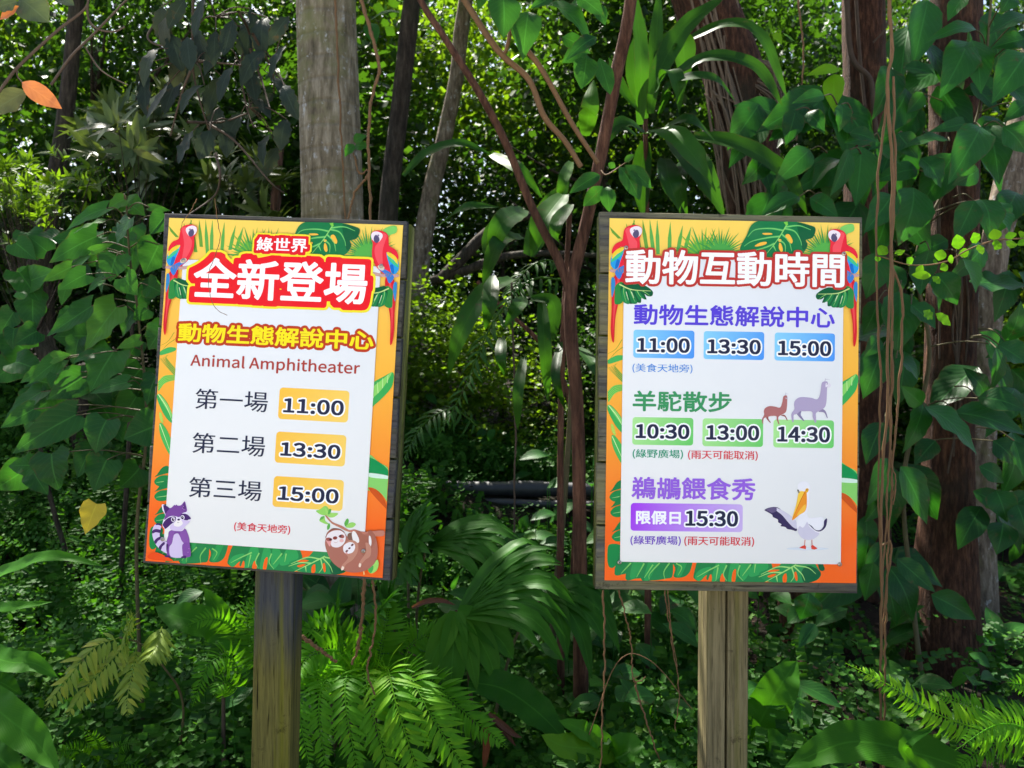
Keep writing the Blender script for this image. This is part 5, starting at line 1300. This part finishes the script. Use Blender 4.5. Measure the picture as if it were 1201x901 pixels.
# --- fan palms at the foot of the boards --------------------------------------
def fan_palm(label, items, base, depth):
    f = foot_of(base, 450, depth); r = tag(empty('fan_palm', f), label, 'fan palm', 'fan palms under the boards')
    mb, st = MB(), MB()
    for (hx, hy, tx, ty, rr, n, sp, dd, dr, tint) in items:
        hub, tp = np.array(P(hx, hy, depth + dd)), np.array(P(tx, ty, depth + dd - .12))
        L = rr / F * depth
        fan_leaf(mb, hub - np.array(f), tp - hub, (RNG.uniform(-.2, .2), -.5, .85), L, n, sp, L * 2.5 * sp / n, dr, tint)
        st.add(*tube(spline([np.zeros(3), (hub - np.array(f)) * [.5, .5, .75], hub - np.array(f)], 14), [.008, .006, .005], 6))
    mb.build('foliage', M_PALM, r); st.build('stem', M_STEM, r)
fan_palm('fan palm with one big leaf of long blades spreading in front of the gap', [(538, 720, 660, 655, 165, 11, .62, 0, .22, .55), (535, 716, 560, 800, 85, 5, .75, -.05, .25, .85), (640, 695, 720, 720, 95, 6, .8, .2, .45, .4)], 560, 3.0)
fan_palm('dark fan palm beside the lower right corner of the tilted board', [(478, 648, 520, 585, 90, 16, 1.5, .1, .1, .35), (500, 640, 600, 625, 120, 9, .55, 0, .2, .5), (462, 735, 470, 650, 75, 12, .9, -.1, .1, .35)], 480, 3.3)
fan_palm('fan palm with upright folded leaves right of the blue-stained post', [(400, 745, 400, 680, 75, 14, 1.0, 0, .12, .45), (372, 760, 360, 690, 70, 12, .9, .1, .1, .5), (440, 730, 470, 690, 70, 11, .9, .05, .15, .55)], 400, 2.95)

# --- sword ferns ----------------------------------------------------------------
def sword_fern(label, base, depth, items, plen, mat=M_FERN, group='sword ferns'):
    f = foot_of(base[0], 450, depth); r = tag(empty('sword_fern', f), label, 'fern', group)
    mb = MB()
    for i, (pts, n, k, tint) in enumerate(items):
        wp = [P(x, y, depth + d) for x, y, d in pts]
        frond(mb, rel(r, wp), int(n * 1.3), plen * k, plen * k * .165, (0, -.9, .42), .22, .42, None, tint, .0028, i)
    mb.build('foliage', mat, r)
    mb = MB(); mb.tube(rel(r, [f, P(base[0], base[1], depth)]), [.009, .006], 7, 6); mb.build('stem', M_TWIG, r)
sword_fern('big bright sword fern right of the blue-stained post', (440, 800), 2.75, [
    ([(400, 800, .1), (372, 800, 0), (352, 830, -.1), (364, 905, -.15)], 24, .62, .6), ([(410, 795, .1), (385, 795, 0), (374, 830, -.1), (384, 915, -.15)], 26, .68, .7), ([(425, 790, .1), (408, 790, 0), (406, 830, -.1), (424, 925, -.2)], 28, .8, .75),
    ([(440, 790, .1), (430, 788, 0), (436, 830, -.1), (464, 930, -.2)], 30, .9, .85), ([(455, 790, .05), (456, 788, -.05), (466, 830, -.15), (500, 935, -.25)], 32, .95, .9), ([(470, 792, .05), (482, 795, -.05), (505, 838, -.15), (560, 925, -.2)], 32, .95, .8),
    ([(490, 800, .1), (515, 808, 0), (550, 840, -.05), (596, 878, -.1)], 28, .8, .6), ([(440, 795, .2), (450, 745, .2), (458, 700, .25)], 24, 1.0, .55), ([(430, 795, .15), (400, 765, .1), (365, 768, 0), (345, 800, -.1)], 26, .9, .7), ([(430, 790, .2), (395, 745, .2), (352, 735, .2)], 24, .85, .5), ([(460, 790, .2), (490, 750, .2), (530, 745, .2)], 24, .85, .5), ([(420, 800, .15), (385, 790, .1), (345, 795, .05)], 24, .8, .8)], .115)
sword_fern('bright sword fern leaning in from the right picture edge at the bottom', (1215, 900), 2.35, [
    ([(1225, 870, .05), (1160, 858, 0), (1100, 838, 0), (1045, 805, 0), (992, 778, .05)], 44, .62, .95), ([(1245, 850, .1), (1190, 845, .1), (1130, 825, .12), (1090, 810, .15)], 30, .55, .85), ([(1240, 900, 0), (1210, 860, -.1), (1170, 850, -.15), (1120, 880, -.2)], 30, .62, .8), ([(1230, 880, .1), (1190, 870, .1), (1150, 880, .05), (1120, 905, 0)], 22, .6, .5), ([(1250, 850, .15), (1225, 810, .15), (1180, 800, .15)], 20, .6, .5)], .115)
sword_fern('sword fern left of the blue-stained post', (262, 800), 2.9, [
    ([(285, 800, 0), (270, 770, 0), (245, 780, -.1), (225, 830, -.1)], 20, .7, .3), ([(290, 790, .1), (275, 740, .1), (250, 725, .05), (215, 735, 0)], 22, .7, .35), ([(280, 810, 0), (262, 800, -.1), (250, 815, -.15)], 16, .7, .7), ([(300, 780, .1), (290, 730, .1), (300, 700, .1)], 18, .7, .4)], .10)
# small ferns along the bottom
sword_fern('low feathery fern at the bottom left corner of the ground', (110, 895), 2.9, [([(120, 900, 0), (90, 880, -.05), (60, 885, -.1)], 20, .5, .3), ([(120, 900, 0), (115, 870, -.05), (95, 855, -.1)], 18, .5, .35), ([(125, 900, 0), (140, 875, -.05), (165, 870, -.1)], 18, .5, .3), ([(125, 905, 0), (150, 895, -.1), (180, 905, -.1)], 16, .5, .4)], .09, group='small ferns')
sword_fern('small dark fern under the upright board left of its post', (780, 880), 3.1, [([(780, 880, 0), (760, 840, -.05), (735, 835, -.1)], 18, .6, .15), ([(780, 880, 0), (795, 845, -.05), (812, 850, -.1)], 16, .6, .2), ([(780, 890, 0), (790, 870, -.1), (800, 900, -.15)], 16, .6, .3)], .09, group='small ferns')

# yellowing compound frond
f0 = foot_of(200, 450, 2.95)
r = tag(empty('yellowing_frond', f0), 'yellow-green compound leaf with toothed leaflets drooping at lower left', 'plant')
mb = MB()
for i, pts in enumerate(([(140, 748), (110, 760), (80, 795), (52, 832)], [(150, 752), (130, 775), (100, 808), (78, 842)], [(160, 760), (155, 790), (150, 815), (150, 840)], [(190, 735), (182, 760), (172, 775)], [(145, 748), (150, 738), (158, 722)])):
    frond(mb, rel(r, [P(x, y, 2.85 - .05 * k) for k, (x, y) in enumerate(pts)]), 18, .085, .017, (0, -.8, .6), .8, .3, None, .8 if i < 3 else .5, .002, i)
mb.build('foliage', leaf_mat('yellow_green_leaf', (.10, .18, .012), (.26, .36, .03), .35, .5, .3, 8, .4, .6), r)
mb = MB(); mb.tube(rel(r, [f0, P(215, 830, 2.9), P(190, 780, 2.85), P(165, 755, 2.85), P(140, 748, 2.85)]), [.006, .004, .003], 6, 24); mb.build('stem', M_STEM, r)

# --- bird's nest ferns: broad wavy straps -----------------------------------------
def nest_fern(label, base, depth, items):
    f = foot_of(base, 450, depth); r = tag(empty('nest_fern', f), label, 'fern', "bird's nest ferns")
    mb = MB()
    for pts, w, tint in items:
        strap(mb, rel(r, [P(x, y, depth + d) for x, y, d in pts]), w / F * depth, (RNG.uniform(-.15, .15), -.75, .65), .2, .16, 'strap', tint, 30)
    mb.build('foliage', M_NEST, r)
nest_fern("bird's nest fern leaning in from the left picture edge at the bottom", -30, 2.5, [([(-40, 690, .1), (10, 668, 0), (60, 652, -.05), (122, 664, -.05)], 17, .8), ([(-40, 715, .1), (10, 712, 0), (62, 706, 0)], 14, .7), ([(-40, 760, 0), (10, 776, -.1), (40, 778, -.1), (68, 795, -.1)], 30, .55), ([(-40, 800, 0), (0, 835, -.1), (40, 868, -.15), (70, 905, -.2)], 44, .75), ([(-40, 860, 0), (0, 890, -.1), (30, 920, -.1)], 40, .3), ([(-30, 790, .1), (0, 800, .1), (25, 815, .1)], 26, .2)])
nest_fern("bird's nest fern with wavy leaves left of the blue-stained post", 262, 3.0, [([(290, 760, 0), (250, 735, 0), (215, 725, -.05), (182, 712, 0)], 40, .55), ([(285, 740, .1), (260, 720, .1), (240, 690, .1)], 24, .5)])
nest_fern("bird's nest fern with one broad leaf right of the beige post", 905, 2.95, [([(880, 880, 0), (890, 850, 0), (915, 805, 0), (935, 775, .05)], 50, .6), ([(885, 890, 0), (905, 870, -.1), (935, 880, -.1)], 30, .3), ([(880, 880, .1), (905, 830, .1), (925, 770, .15)], 40, .15)])
nest_fern("bird's nest fern lying across the bottom edge below the bright right fern", 1000, 2.45, [([(1140, 905, -.05), (1080, 885, 0), (1000, 870, 0), (920, 900, 0)], 52, .4), ([(1120, 930, 0), (1060, 880, -.1), (1100, 850, -.1)], 20, .1)])
nest_fern("dark bird's nest fern under the fan palm, sprawling to bright broken leaves", 660, 2.75, [([(550, 800, .1), (590, 808, .1), (630, 835, .05), (665, 870, 0)], 44, .1), ([(720, 885, 0), (690, 878, -.05), (660, 875, -.1), (635, 862, -.1)], 36, 1.0), ([(725, 890, 0), (705, 870, 0), (680, 855, -.05), (655, 845, -.05)], 26, .8), ([(720, 890, 0), (735, 880, -.05), (750, 905, -.1)], 40, .5)])

# --- leaves at the top --------------------------------------------------------------
c = cropper(300, 0, .33306)
f0 = P(640, -60, 2.9)
r = tag(empty('big_leaf_vine', f0), 'climbing vine with large glossy leaves at the top left of the forked tree', 'vine')
T1 = [(870, -15, 872, 137, 122, .6), (960, 42, 940, 213, 112, .6), (1010, 18, 1182, 168, 115, .75), (1165, 205, 1150, 312, 90, .6), (1045, -8, 965, 32, 50, .3), (1130, -20, 1230, 60, 80, .6), (1080, 130, 1180, 190, 60, .2), (1200, 130, 1090, 215, 60, .1), (800, -30, 780, 40, 40, .9)]
bs = leafy(r, T1, c, 2.85, .1, M_HEART, 'ovate', arch=.12, fold=.25)
c7b = cropper(600, 0, .33306)
T2 = [(265, 195, 245, 314, 85, .4), (310, 205, 348, 334, 66, .5), (272, 148, 178, 222, 66, .2), (322, 658, 252, 727, 58, .7), (335, 658, 345, 748, 58, .7), (380, 588, 452, 706, 76, .7), (400, 583, 493, 664, 62, .7), (312, 618, 203, 682, 55, .4), (398, 572, 432, 545, 28, .9), (365, 590, 340, 575, 25, .9), (190, 60, 310, 0, 60, .6), (280, 20, 330, 90, 60, .5)]
leafy(r, T2, c7b, 3.1, .06, M_HEART, 'elliptic', 'foliage', arch=.1, fold=.2)
mb = MB()
for pts, w in (([(725, -15), (850, 175), (960, 280), (1015, 410), (1090, 500), (1145, 588)], .0115), ([(880, 80), (940, 160), (1010, 250), (1110, 430), (1205, 575)], .010), ([(870, -15), (895, 90), (880, 180), (855, 185)], .008)):
    mb.tube(rel(r, [P(*c(x, y), 2.9) for x, y in pts]), [w, w * .9, w * .8], 8, 40, lump=.06)
mb.tube(rel(r, [P(705, 200, 3.15), P(712, 205, 3.12), P(735, 190, 3.1)]), [.003, .002], 5, 8)
mb.build('stem', M_VINE, r)

# branch with spotted leaves, top left, near the lens
c5 = cropper(0, 0, .33306)
f0 = P(100, -40, 1.75)
r = tag(empty('leafy_branch', f0), 'bare twig at the top left carrying pale spotted leaves and one red leaf', 'branch')
leafy(r, [(92, 322, -40, 400, 105, .8), (72, -5, 172, 80, 118, .7), (190, -20, 262, 20, 50, .6), (60, 5, -20, 30, 70, .5)], c5, 1.75, .03, leaf_mat('pale_spotted_leaf', (.055, .085, .04), (.10, .14, .065), .25, .55, .25, 6, .25, 1.0), 'elliptic', arch=.05, upj=.03, up=(.1, -.97, .2))
M_REDL = leaf_mat('red_leaf', (.5, .06, .035), (.55, .20, .07), .3, .4, .25, 6, .4)
for rl in ((78, 290, 219, 384, 68, .8), (66, 22, 0, 70, 40, .7)):
    leafy(r, [rl], c5, 1.74, 0, M_REDL, 'elliptic', 'red_leaf', arch=.04, upj=.02, up=(.05, -.97, .25))
mb = MB()
for pts, w in (([(15, 297), (70, 230), (200, 110), (300, 30), (312, -30)], .0036), ([(180, 300), (250, 200), (330, 120), (450, -5)], .0028), ([(60, 240), (62, 270), (80, 292)], .0015), ([(15, 297), (0, 320), (-30, 360)], .003), ([(312, -30), (310, 60), (340, 100), (400, 112), (440, 95)], .0024), ([(300, 165), (340, 230), (380, 265), (450, 300)], .0016)):
    mb.tube(rel(r, [P(*c5(x, y), 1.75) for x, y in pts]), [w, w * .9, w * .7], 6, 30)
mb.build('stem', M_TWIG, r)

# dark drooping branch between top left and the palm trunk
f0 = P(250, -60, 3.3)
r = tag(empty('drooping_branch', f0), 'drooping branch of dull dark lobed leaves at the top, left of the palm trunk', 'branch')
items = []
for x, y in ((600, 120), (660, 130), (800, 170), (860, 110), (930, 250), (770, 380), (850, 400), (960, 470), (900, 60), (520, 260), (590, 300), (720, 300), (1015, 60), (640, 260), (545, 215), (625, 200), (690, 190), (615, 40), (570, 25), (740, 190), (820, 235), (880, 245), (905, 360), (965, 330), (780, 270), (740, 460), (820, 430), (820, 70), (720, -10), (650, 0), (560, 170), (870, 330), (690, 100), (760, 110), (1000, 300), (930, 180), (980, 520), (1010, 420), (940, 60), (880, 30), (680, 460), (1010, 160)):
    a = RNG.normal(.1, .4); L = RNG.uniform(105, 160)
    items.append((x, y, x - math.sin(a) * L, y + math.cos(a) * L, RNG.uniform(58, 84)))
bs = leafy(r, items, c5, 3.3, .18, M_DARKL, 'lobed', arch=.1, fold=.15, up=(0, -.9, .4), upj=.35)
mb = MB()
for pts in ([(680, -10), (678, 220), (700, 340), (740, 470)], [(840, 40), (880, 130), (845, 230), (870, 380), (895, 450)], [(890, 120), (960, 240), (1050, 360)], [(740, 440), (830, 500), (950, 640), (1000, 680)], [(680, 230), (640, 330), (600, 480)], [(700, 215), (800, 225), (850, 230)], [(880, 170), (920, 280), (950, 380)], [(560, 60), (520, 130), (560, 160), (610, 150)], [(660, 430), (780, 430), (870, 400)], [(760, 540), (775, 620), (755, 690), (660, 760)]):
    mb.tube(rel(r, [P(*c5(x, y), 3.3 + RNG.uniform(-.1, .1)) for x, y in pts]), [.006, .004, .003], 6, 24)
m0 = np.array([P(*c5(x, y), 3.3) for x, y in ((680, -10), (760, 60), (690, 220), (845, 230), (960, 240), (740, 440), (880, 380))])
for b in bs:
    q = m0[np.argmin(np.linalg.norm(m0 - b, axis=1))]
    mb.tube(rel(r, [q, (np.array(q) + b) / 2 + [0, 0, .02], b]), [.003, .002], 5, 8)
mb.build('stem', M_TWIG, r)

# whorl-leaved shrub lit by the sun, upper left
WHORL = leaf_mat('pale_olive_leaf', (.03, .062, .014), (.105, .16, .04), .3, .42, .2, 6, .35)
def whorled(label, spots, d, L, k, mat, grp='whorl-leaved shrubs at the left'):
    f0 = foot_of(spots[0][0], 450, d); r = tag(empty('whorl_leaf_shrub', f0), label, 'shrub', grp); mb, st = MB(), MB(); o = np.array(f0)
    top = np.array(P(np.mean([q[0] for q in spots]), max(q[1] for q in spots) + 120, d)) - o
    st.add(*tube(spline([(0, 0, -.05), top * [.7, .5, .5], top], 20), [.016, .013, .010], 7))
    for x, y in spots:
        c_ = np.array(P(x, y, d + RNG.normal(0, .25))) - o; ax = nrm(RNG.normal(size=3) * .5 + [0, -.5, .7])
        st.add(*tube(spline([top, (top + c_) / 2 + [0, .05, -.03], c_], 8), [.0028, .002, .0015], 4))
        e1 = nrm(np.cross(ax, (1, .2, .1))); e2 = np.cross(ax, e1)
        for i in range(k):
            a_ = i * 2.399 + RNG.normal(0, .2); dd = nrm(ax * RNG.uniform(.1, .7) + e1 * math.cos(a_) + e2 * math.sin(a_))
            l_ = L * RNG.uniform(.7, 1.15); leaf(mb, c_ + ax * .004 * i, c_ + ax * .004 * i + dd * l_, l_ * .27, 'lance', ax + dd * .2, .06, .12, 0, None, 6)
    mb.build('foliage', mat, r); st.build('stem', B_DARK, r)
g_ = np.random.default_rng(5)
whorled('pale whorl-leaved shrub in a sun patch above the heart-leaved shrub', [(x, y) for x, y in zip(g_.normal(165, 36, 34), g_.normal(160, 22, 34))], 4.6, .17, 10, WHORL)
whorled('dim whorl-leaved shrub just left of the palm trunk over the tilted board', [(x, y) for x, y in zip(g_.uniform(225, 335, 20), g_.normal(222, 20, 20))], 4.9, .17, 10, WHORL)
whorled('small-leaved green shrub at the left picture edge over the heart-leaved shrub', [(x, y) for x, y in zip(g_.normal(30, 40, 80), g_.normal(222, 24, 80))], 4.8, .085, 9, M_BG2)

# little compound leaf in front of the right climber
f0 = P(1210, 280, 2.75)
r = tag(empty('round_leaf_vine', f0), 'light green sprig of small paired round leaves at the right', 'vine')
c7 = cropper(980, 240, .3553)
S = [(405, 148, 400, 98, 42), (440, 155, 405, 165, 32), (465, 128, 455, 92, 40), (470, 132, 485, 165, 42), (530, 118, 522, 80, 42), (535, 118, 525, 150, 44), (580, 115, 572, 90, 42), (580, 118, 575, 145, 42), (340, 185, 352, 148, 38), (335, 187, 322, 190, 20), (370, 182, 390, 178, 30), (370, 200, 345, 215, 30), (250, 200, 235, 175, 38), (265, 210, 290, 225, 40), (610, 110, 630, 95, 40), (610, 115, 625, 135, 40), (320, 238, 345, 262, 30), (315, 235, 250, 232, 30), (135, 170, 140, 190, 30), (205, 150, 215, 168, 44), (170, 140, 140, 165, 40), (290, 350, 320, 380, 50), (330, 360, 380, 400, 40)]
bs = leafy(r, [s + (.9,) for s in S], c7, 2.75, .04, M_FERN, 'elliptic', arch=.04, fold=.1)
mb = MB(); mb.tube(rel(r, [P(*c7(x, y), 2.75) for x, y in ((640, 112), (530, 118), (440, 148), (360, 190), (250, 200), (140, 170))]), [.003, .0025, .002], 5, 30); mb.build('stem', M_VINE, r)

# --- hanging vines -----------------------------------------------------------------------
def vine(label, strands, depth, mat=M_VINE, group='hanging vines', leaves=None):
    p0 = P(*strands[0][0][0], depth); r = tag(empty('hanging_vine', p0), label, 'vine', group)
    for pts, w in strands:
        mb = MB(); g = RNG.uniform(-.04, .04)
        q = spline(rel(r, [P(x, y, depth + g) for x, y in pts]), 70)
        nz_ = RNG.normal(size=(70, 3)) * (.0015 if w > .002 else .0005); nz_ = (nz_ + np.roll(nz_, 1, 0) + np.roll(nz_, 2, 0)) * .6; nz_[:2] = 0
        mb.add(*tube(q + nz_, w * .82 * (1 + .35 * np.abs(np.sin(np.arange(70) * .9)) ** 8) * np.linspace(1.15, .75, 70), 7, .14, int(pts[0][0])))
        mb.build('strand', mat, r)
    if leaves: leafy(r, leaves[0], leaves[1], depth, .04, M_HEART, 'ovate', arch=.08)
    return r
c6 = cropper(300, 0, .33306)
vine('orange-brown vine with a few small leaves, just right of the palm trunk', [([c6(*q) for q in ((370, -20), (400, 100), (434, 235), (408, 340), (396, 480), (399, 600), (404, 800))], .0075), ([c6(*q) for q in ((395, 615), (345, 690), (322, 790))], .005), ([c6(*q) for q in ((395, 600), (365, 610), (345, 540))], .004)], 3.4, leaves=([(400, 82, 422, 168, 58, .6), (512, 48, 400, 74, 52, .4), (345, 508, 313, 553, 38, .8), (350, 515, 402, 518, 42, .7), (345, 500, 392, 478, 40, .6)], c6))
vine('thin straight vine hanging down the face of the palm trunk', [([c6(*q) for q in ((278, -20), (288, 200), (300, 450), (318, 800))], .006)], 4.02)
vine('bundle of long brown vines hanging right of the upright notice board', [([(1042, -10), (1047, 60), (1041, 100), (1046, 200), (1045, 300), (1042, 400), (1040, 480), (1034, 560), (1033, 700), (1032, 920)], .0055), ([(1048, 90), (1049, 200), (1046, 330), (1045, 470), (1040, 600), (1033, 720)], .004), ([(1041, 110), (1030, 210), (1028, 330), (1033, 460), (1030, 560), (1034, 700)], .004), ([(1046, 312), (1058, 350), (1055, 450), (1046, 560), (1040, 680), (1033, 760)], .004), ([(1047, 400), (1044, 500), (1047, 590), (1050, 560), (1044, 545)], .003), ([(1034, 640), (1046, 640), (1040, 700), (1036, 920)], .004)], 2.75)
c9 = cropper(550, 660, .29142)
vine('thin straight vine dropping from the lower left corner of the upright board', [([c9(*q) for q in ((540, 110), (546, 400), (540, 550), (528, 860))], .003)], 2.45)
vine('curling brown vine under the upright board', [([c9(*q) for q in ((603, 110), (635, 240), (655, 330), (660, 460), (690, 480), (712, 455))], .0026), ([c9(*q) for q in ((660, 460), (690, 560), (740, 720), (770, 800))], .0032)], 2.6)
vine('pair of reddish vines under the upright board beside its post', [([c9(*q) for q in ((788, 110), (812, 290), (845, 520), (830, 680))], .0022), ([c9(*q) for q in ((800, 110), (818, 300), (840, 420))], .002), ([c9(*q) for q in ((480, 700), (600, 400), (730, 395), (900, 590))], .0018)], 2.7)
c10 = cropper(250, 640, .29142)
vine('brown vines hanging below the tilted notice board', [([c10(*q) for q in ((608, 130), (592, 350), (562, 480))], .005), ([c10(*q) for q in ((640, 140), (655, 300), (622, 500), (650, 600))], .004), ([c10(*q) for q in ((610, 130), (600, 300), (585, 420))], .004), ([c10(*q) for q in ((340, 355), (420, 410), (500, 470))], .006)], 2.55)
c1 = cropper(160, 240, .27477)
vine('hair-thin tendrils dangling over the heading of the tilted board', [([c1(*q) for q in ((335, -25), (345, 60), (358, 140), (335, 220), (308, 300), (318, 400), (345, 450), (388, 472))], .0009), ([c1(*q) for q in ((258, -25), (230, 30), (200, 70), (188, 110))], .0009)], 2.02)
vine('thin dark vine hanging in the gap above the pipes', [([(600, 330), (604, 480), (603, 680)], .005)], 3.7, M_TWIG)
vine('thin vine hanging between the two leaning red trunks', [([(935, -10), (942, 60), (940, 110), (934, 165)], .005)], 4.3)

# --- pipes on the bank ---------------------------------------------------------------------
PIPE = plain_mat('black_plastic_pipe', (.03, .031, .036), .45, 0, .35, 14, .5)
def pipe(label, pts, d, r):
    p = [P(x, y, dd) + Vector((0, 0, .02)) for x, y, dd in pts]
    o = tag(empty('water_pipe', p[0]), label, 'pipe', 'black pipes on the bank')
    mb = MB(); mb.tube(rel(o, p), [r], 18, 40, lump=.004); mb.build('body', PIPE, o)
    mb = MB(); q = rel(o, spline(p, 40)[24:27]); mb.add(*tube(spline(q, 8), [r * 1.16], 18)); mb.build('coupling', PIPE, o)
pipe('thick black pipe lying on the bank between the boards', [(140, 546, 6.3), (350, 562, 6.1), (520, 575, 5.9), (620, 577, 5.9), (740, 579, 5.9), (900, 582, 6.0)], 6, .05)
pipe('thinner black pipe just below the thick one', [(420, 590, 5.95), (560, 592, 5.85), (640, 595, 5.8), (740, 597, 5.8), (900, 600, 5.9)], 6, .028)

# dead brown fronds
DEAD = leaf_mat('dead_brown_leaf', (.06, .022, .012), (.16, .065, .035), .15, .6, .3, 3, .2)
f0 = foot_of(590, 450, 2.8)
r = tag(empty('dead_frond', f0), 'curled dead red-brown strap leaves lying under the fan palm', 'dead leaf')
mb = MB()
for pts, w in (([(38, 600), (62, 640), (70, 720), (58, 850)], .026), ([(80, 606), (130, 650), (180, 690), (215, 705)], .022), ([(100, 640), (150, 690), (190, 740)], .016)):
    strap(mb, rel(r, [P(*c9(x, y), 2.72) for x, y in pts]), w, (.2, -.9, .3), .5, .2, 'strap', None, 14)
strap(mb, rel(r, [P(*c10(x, y), 2.75) for x, y in ((800, 250), (860, 225), (920, 222), (975, 240))]), .018, (.1, -.9, .4), .5, .2, 'strap', None, 14)
mb.build('foliage', DEAD, r)
# twigs on the floor
TW = MB()
for i in range(90):
    x_, y_ = RNG.uniform(-3, 4), RNG.uniform(2.8, 6); a_ = RNG.uniform(0, 6.28); L = RNG.uniform(.15, .7)
    e_ = (x_ + math.cos(a_) * L, y_ + math.sin(a_) * L * .6)
    TW.tube([(x_, y_, float(zg(x_, y_)) + .03), ((x_ + e_[0]) / 2, (y_ + e_[1]) / 2, float(zg((x_ + e_[0]) / 2, (y_ + e_[1]) / 2)) + RNG.uniform(.02, .1)), (*e_, float(zg(*e_)) + .03)], [.007, .005, .003], 5, 8)
tag(TW.build('fallen_twigs', M_TWIG), kind='stuff')

# --- ground cover -----------------------------------------------------------------------------
mb = MB(); n = 2300
x = RNG.uniform(-4.6, 1.2, n); y = RNG.uniform(2.9, 7.4, n)
dens = np.clip(.25 + .3 * np.sin(2.1 * x + 1.3 * y) * np.sin(1.6 * y - x) + np.where(y > 3.9, .55, .12) - .1 * smooth01(-.6, .2, x) * (y < 6.0) , .03, 1)
dens = np.where((x > -1.1) & (y > 5.6) & (y < 6.25), 0, dens)
k_ = RNG.uniform(0, 1, n) < dens; x, y = x[k_], y[k_]; n = len(x)
clumps(mb, np.c_[x, y, zg(x, y) + RNG.uniform(.02, .30, n)], np.c_[RNG.normal(0, .3, n), np.full(n, -.5), np.full(n, .5)], 12, .10, .105, .20, .5)
xb = RNG.uniform(-4.6, .6, 1500); yb = RNG.uniform(3.4, 7.2, 1500); yb = np.where((xb > -1.2) & (yb < 6.3), yb * .2 + 5.6, yb)
clumps(mb, np.c_[xb, yb, zg(xb, yb) + .02], np.c_[RNG.normal(0, .3, 1500), np.full(1500, -.25), np.full(1500, 1.6)], 9, .05, .19, .09, .5, -.1)
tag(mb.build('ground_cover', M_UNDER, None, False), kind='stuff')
mb = MB(); n = 2300
x = RNG.uniform(-4.6, 3.8, n); y = RNG.uniform(2.7, 7.2, n); k_ = ((x < 1.0) | (RNG.uniform(0, 1, n) < .12)) & ~((x > -1.1) & (y > 5.6) & (y < 6.2)); x, y = x[k_], y[k_]
for X, Y in zip(x, y):
    z = float(zg(X, Y))
    for q in range(5):
        a = RNG.uniform(0, 6.28); L = RNG.uniform(.14, .42); d = np.array([math.cos(a), math.sin(a), 0])
        m = 13; c_ = spline([(X, Y, z), np.array((X, Y, z)) + d * L * .5 + [0, 0, L * .7], np.array((X, Y, z)) + d * L + [0, 0, L * .55]], m)
        t_ = np.gradient(c_, axis=0); s_ = np.cross(t_, [0, 0, 1.0]); s_ /= np.linalg.norm(s_, axis=1)[:, None] + 1e-9
        pr = np.sin(np.linspace(.25, 1, m) * 3.0)
        for sg in (-1, 1): scatter(mb, c_[1:], (s_ * sg + t_ * 3)[1:], np.tile([0, -1.0, .55], (m - 1, 1)), (L * .36 * pr)[1:], .24, np.clip(.5 + RNG.normal(0, .2), 0, 1))
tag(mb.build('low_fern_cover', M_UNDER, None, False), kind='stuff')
# low broad-leaved herbs right and centre
herbs = MB()
for (cx, cy, d, n_, L) in ((900, 850, 3.2, 16, .16), (760, 850, 3.2, 22, .17), (720, 760, 3.6, 18, .18), (240, 840, 3.2, 16, .14), (620, 790, 3.8, 14, .2), (1150, 720, 5.6, 14, .2), (1180, 640, 6.0, 16, .25), (760, 700, 4.0, 16, .22), (840, 760, 3.9, 14, .2), (700, 560, 5.4, 12, .2), (280, 620, 5, 16, .2), (690, 850, 3.3, 14, .16), (330, 870, 2.9, 12, .1), (395, 735, 3.85, 20, .22), (370, 700, 3.9, 16, .22), (440, 720, 3.9, 16, .2), (520, 760, 3.9, 16, .2), (560, 700, 4.3, 14, .2), (1000, 770, 4.2, 18, .2), (935, 730, 4.4, 16, .2), (1060, 850, 3.6, 14, .17), (1170, 780, 4.4, 18, .18), (1140, 830, 3.8, 12, .15), (690, 790, 3.5, 14, .17), (530, 650, 5.2, 16, .18), (590, 640, 5.3, 16, .16), (640, 660, 5.0, 14, .18), (560, 535, 6.5, 14, .16), (640, 540, 6.5, 14, .15), (500, 530, 6.5, 14, .16), (690, 540, 6.5, 10, .15)):
    for i in range(n_):
        b_ = np.array(P(cx + RNG.normal(0, 26), cy + RNG.normal(0, 30), d + RNG.normal(0, .15))); g0 = float(zg(b_[0], b_[1])); b_[2] = max(b_[2], g0 + .04)
        dr = nrm(RNG.normal(size=3) * [1, .8, .5] + [0, -.35, .0])
        leaf(herbs, b_, b_ + dr * L * RNG.uniform(.6, 1.2), L * .5, 'elliptic', (0, -.5, .8), .1, .2, .03, None, 7)
        herbs.tube([(b_[0] * .98 + P(cx, cy, d).x * .02, b_[1] + .05, g0), b_], [.003, .002], 4, 4, tint=.6)
tag(herbs.build('low_herbs', M_HEART), kind='stuff')
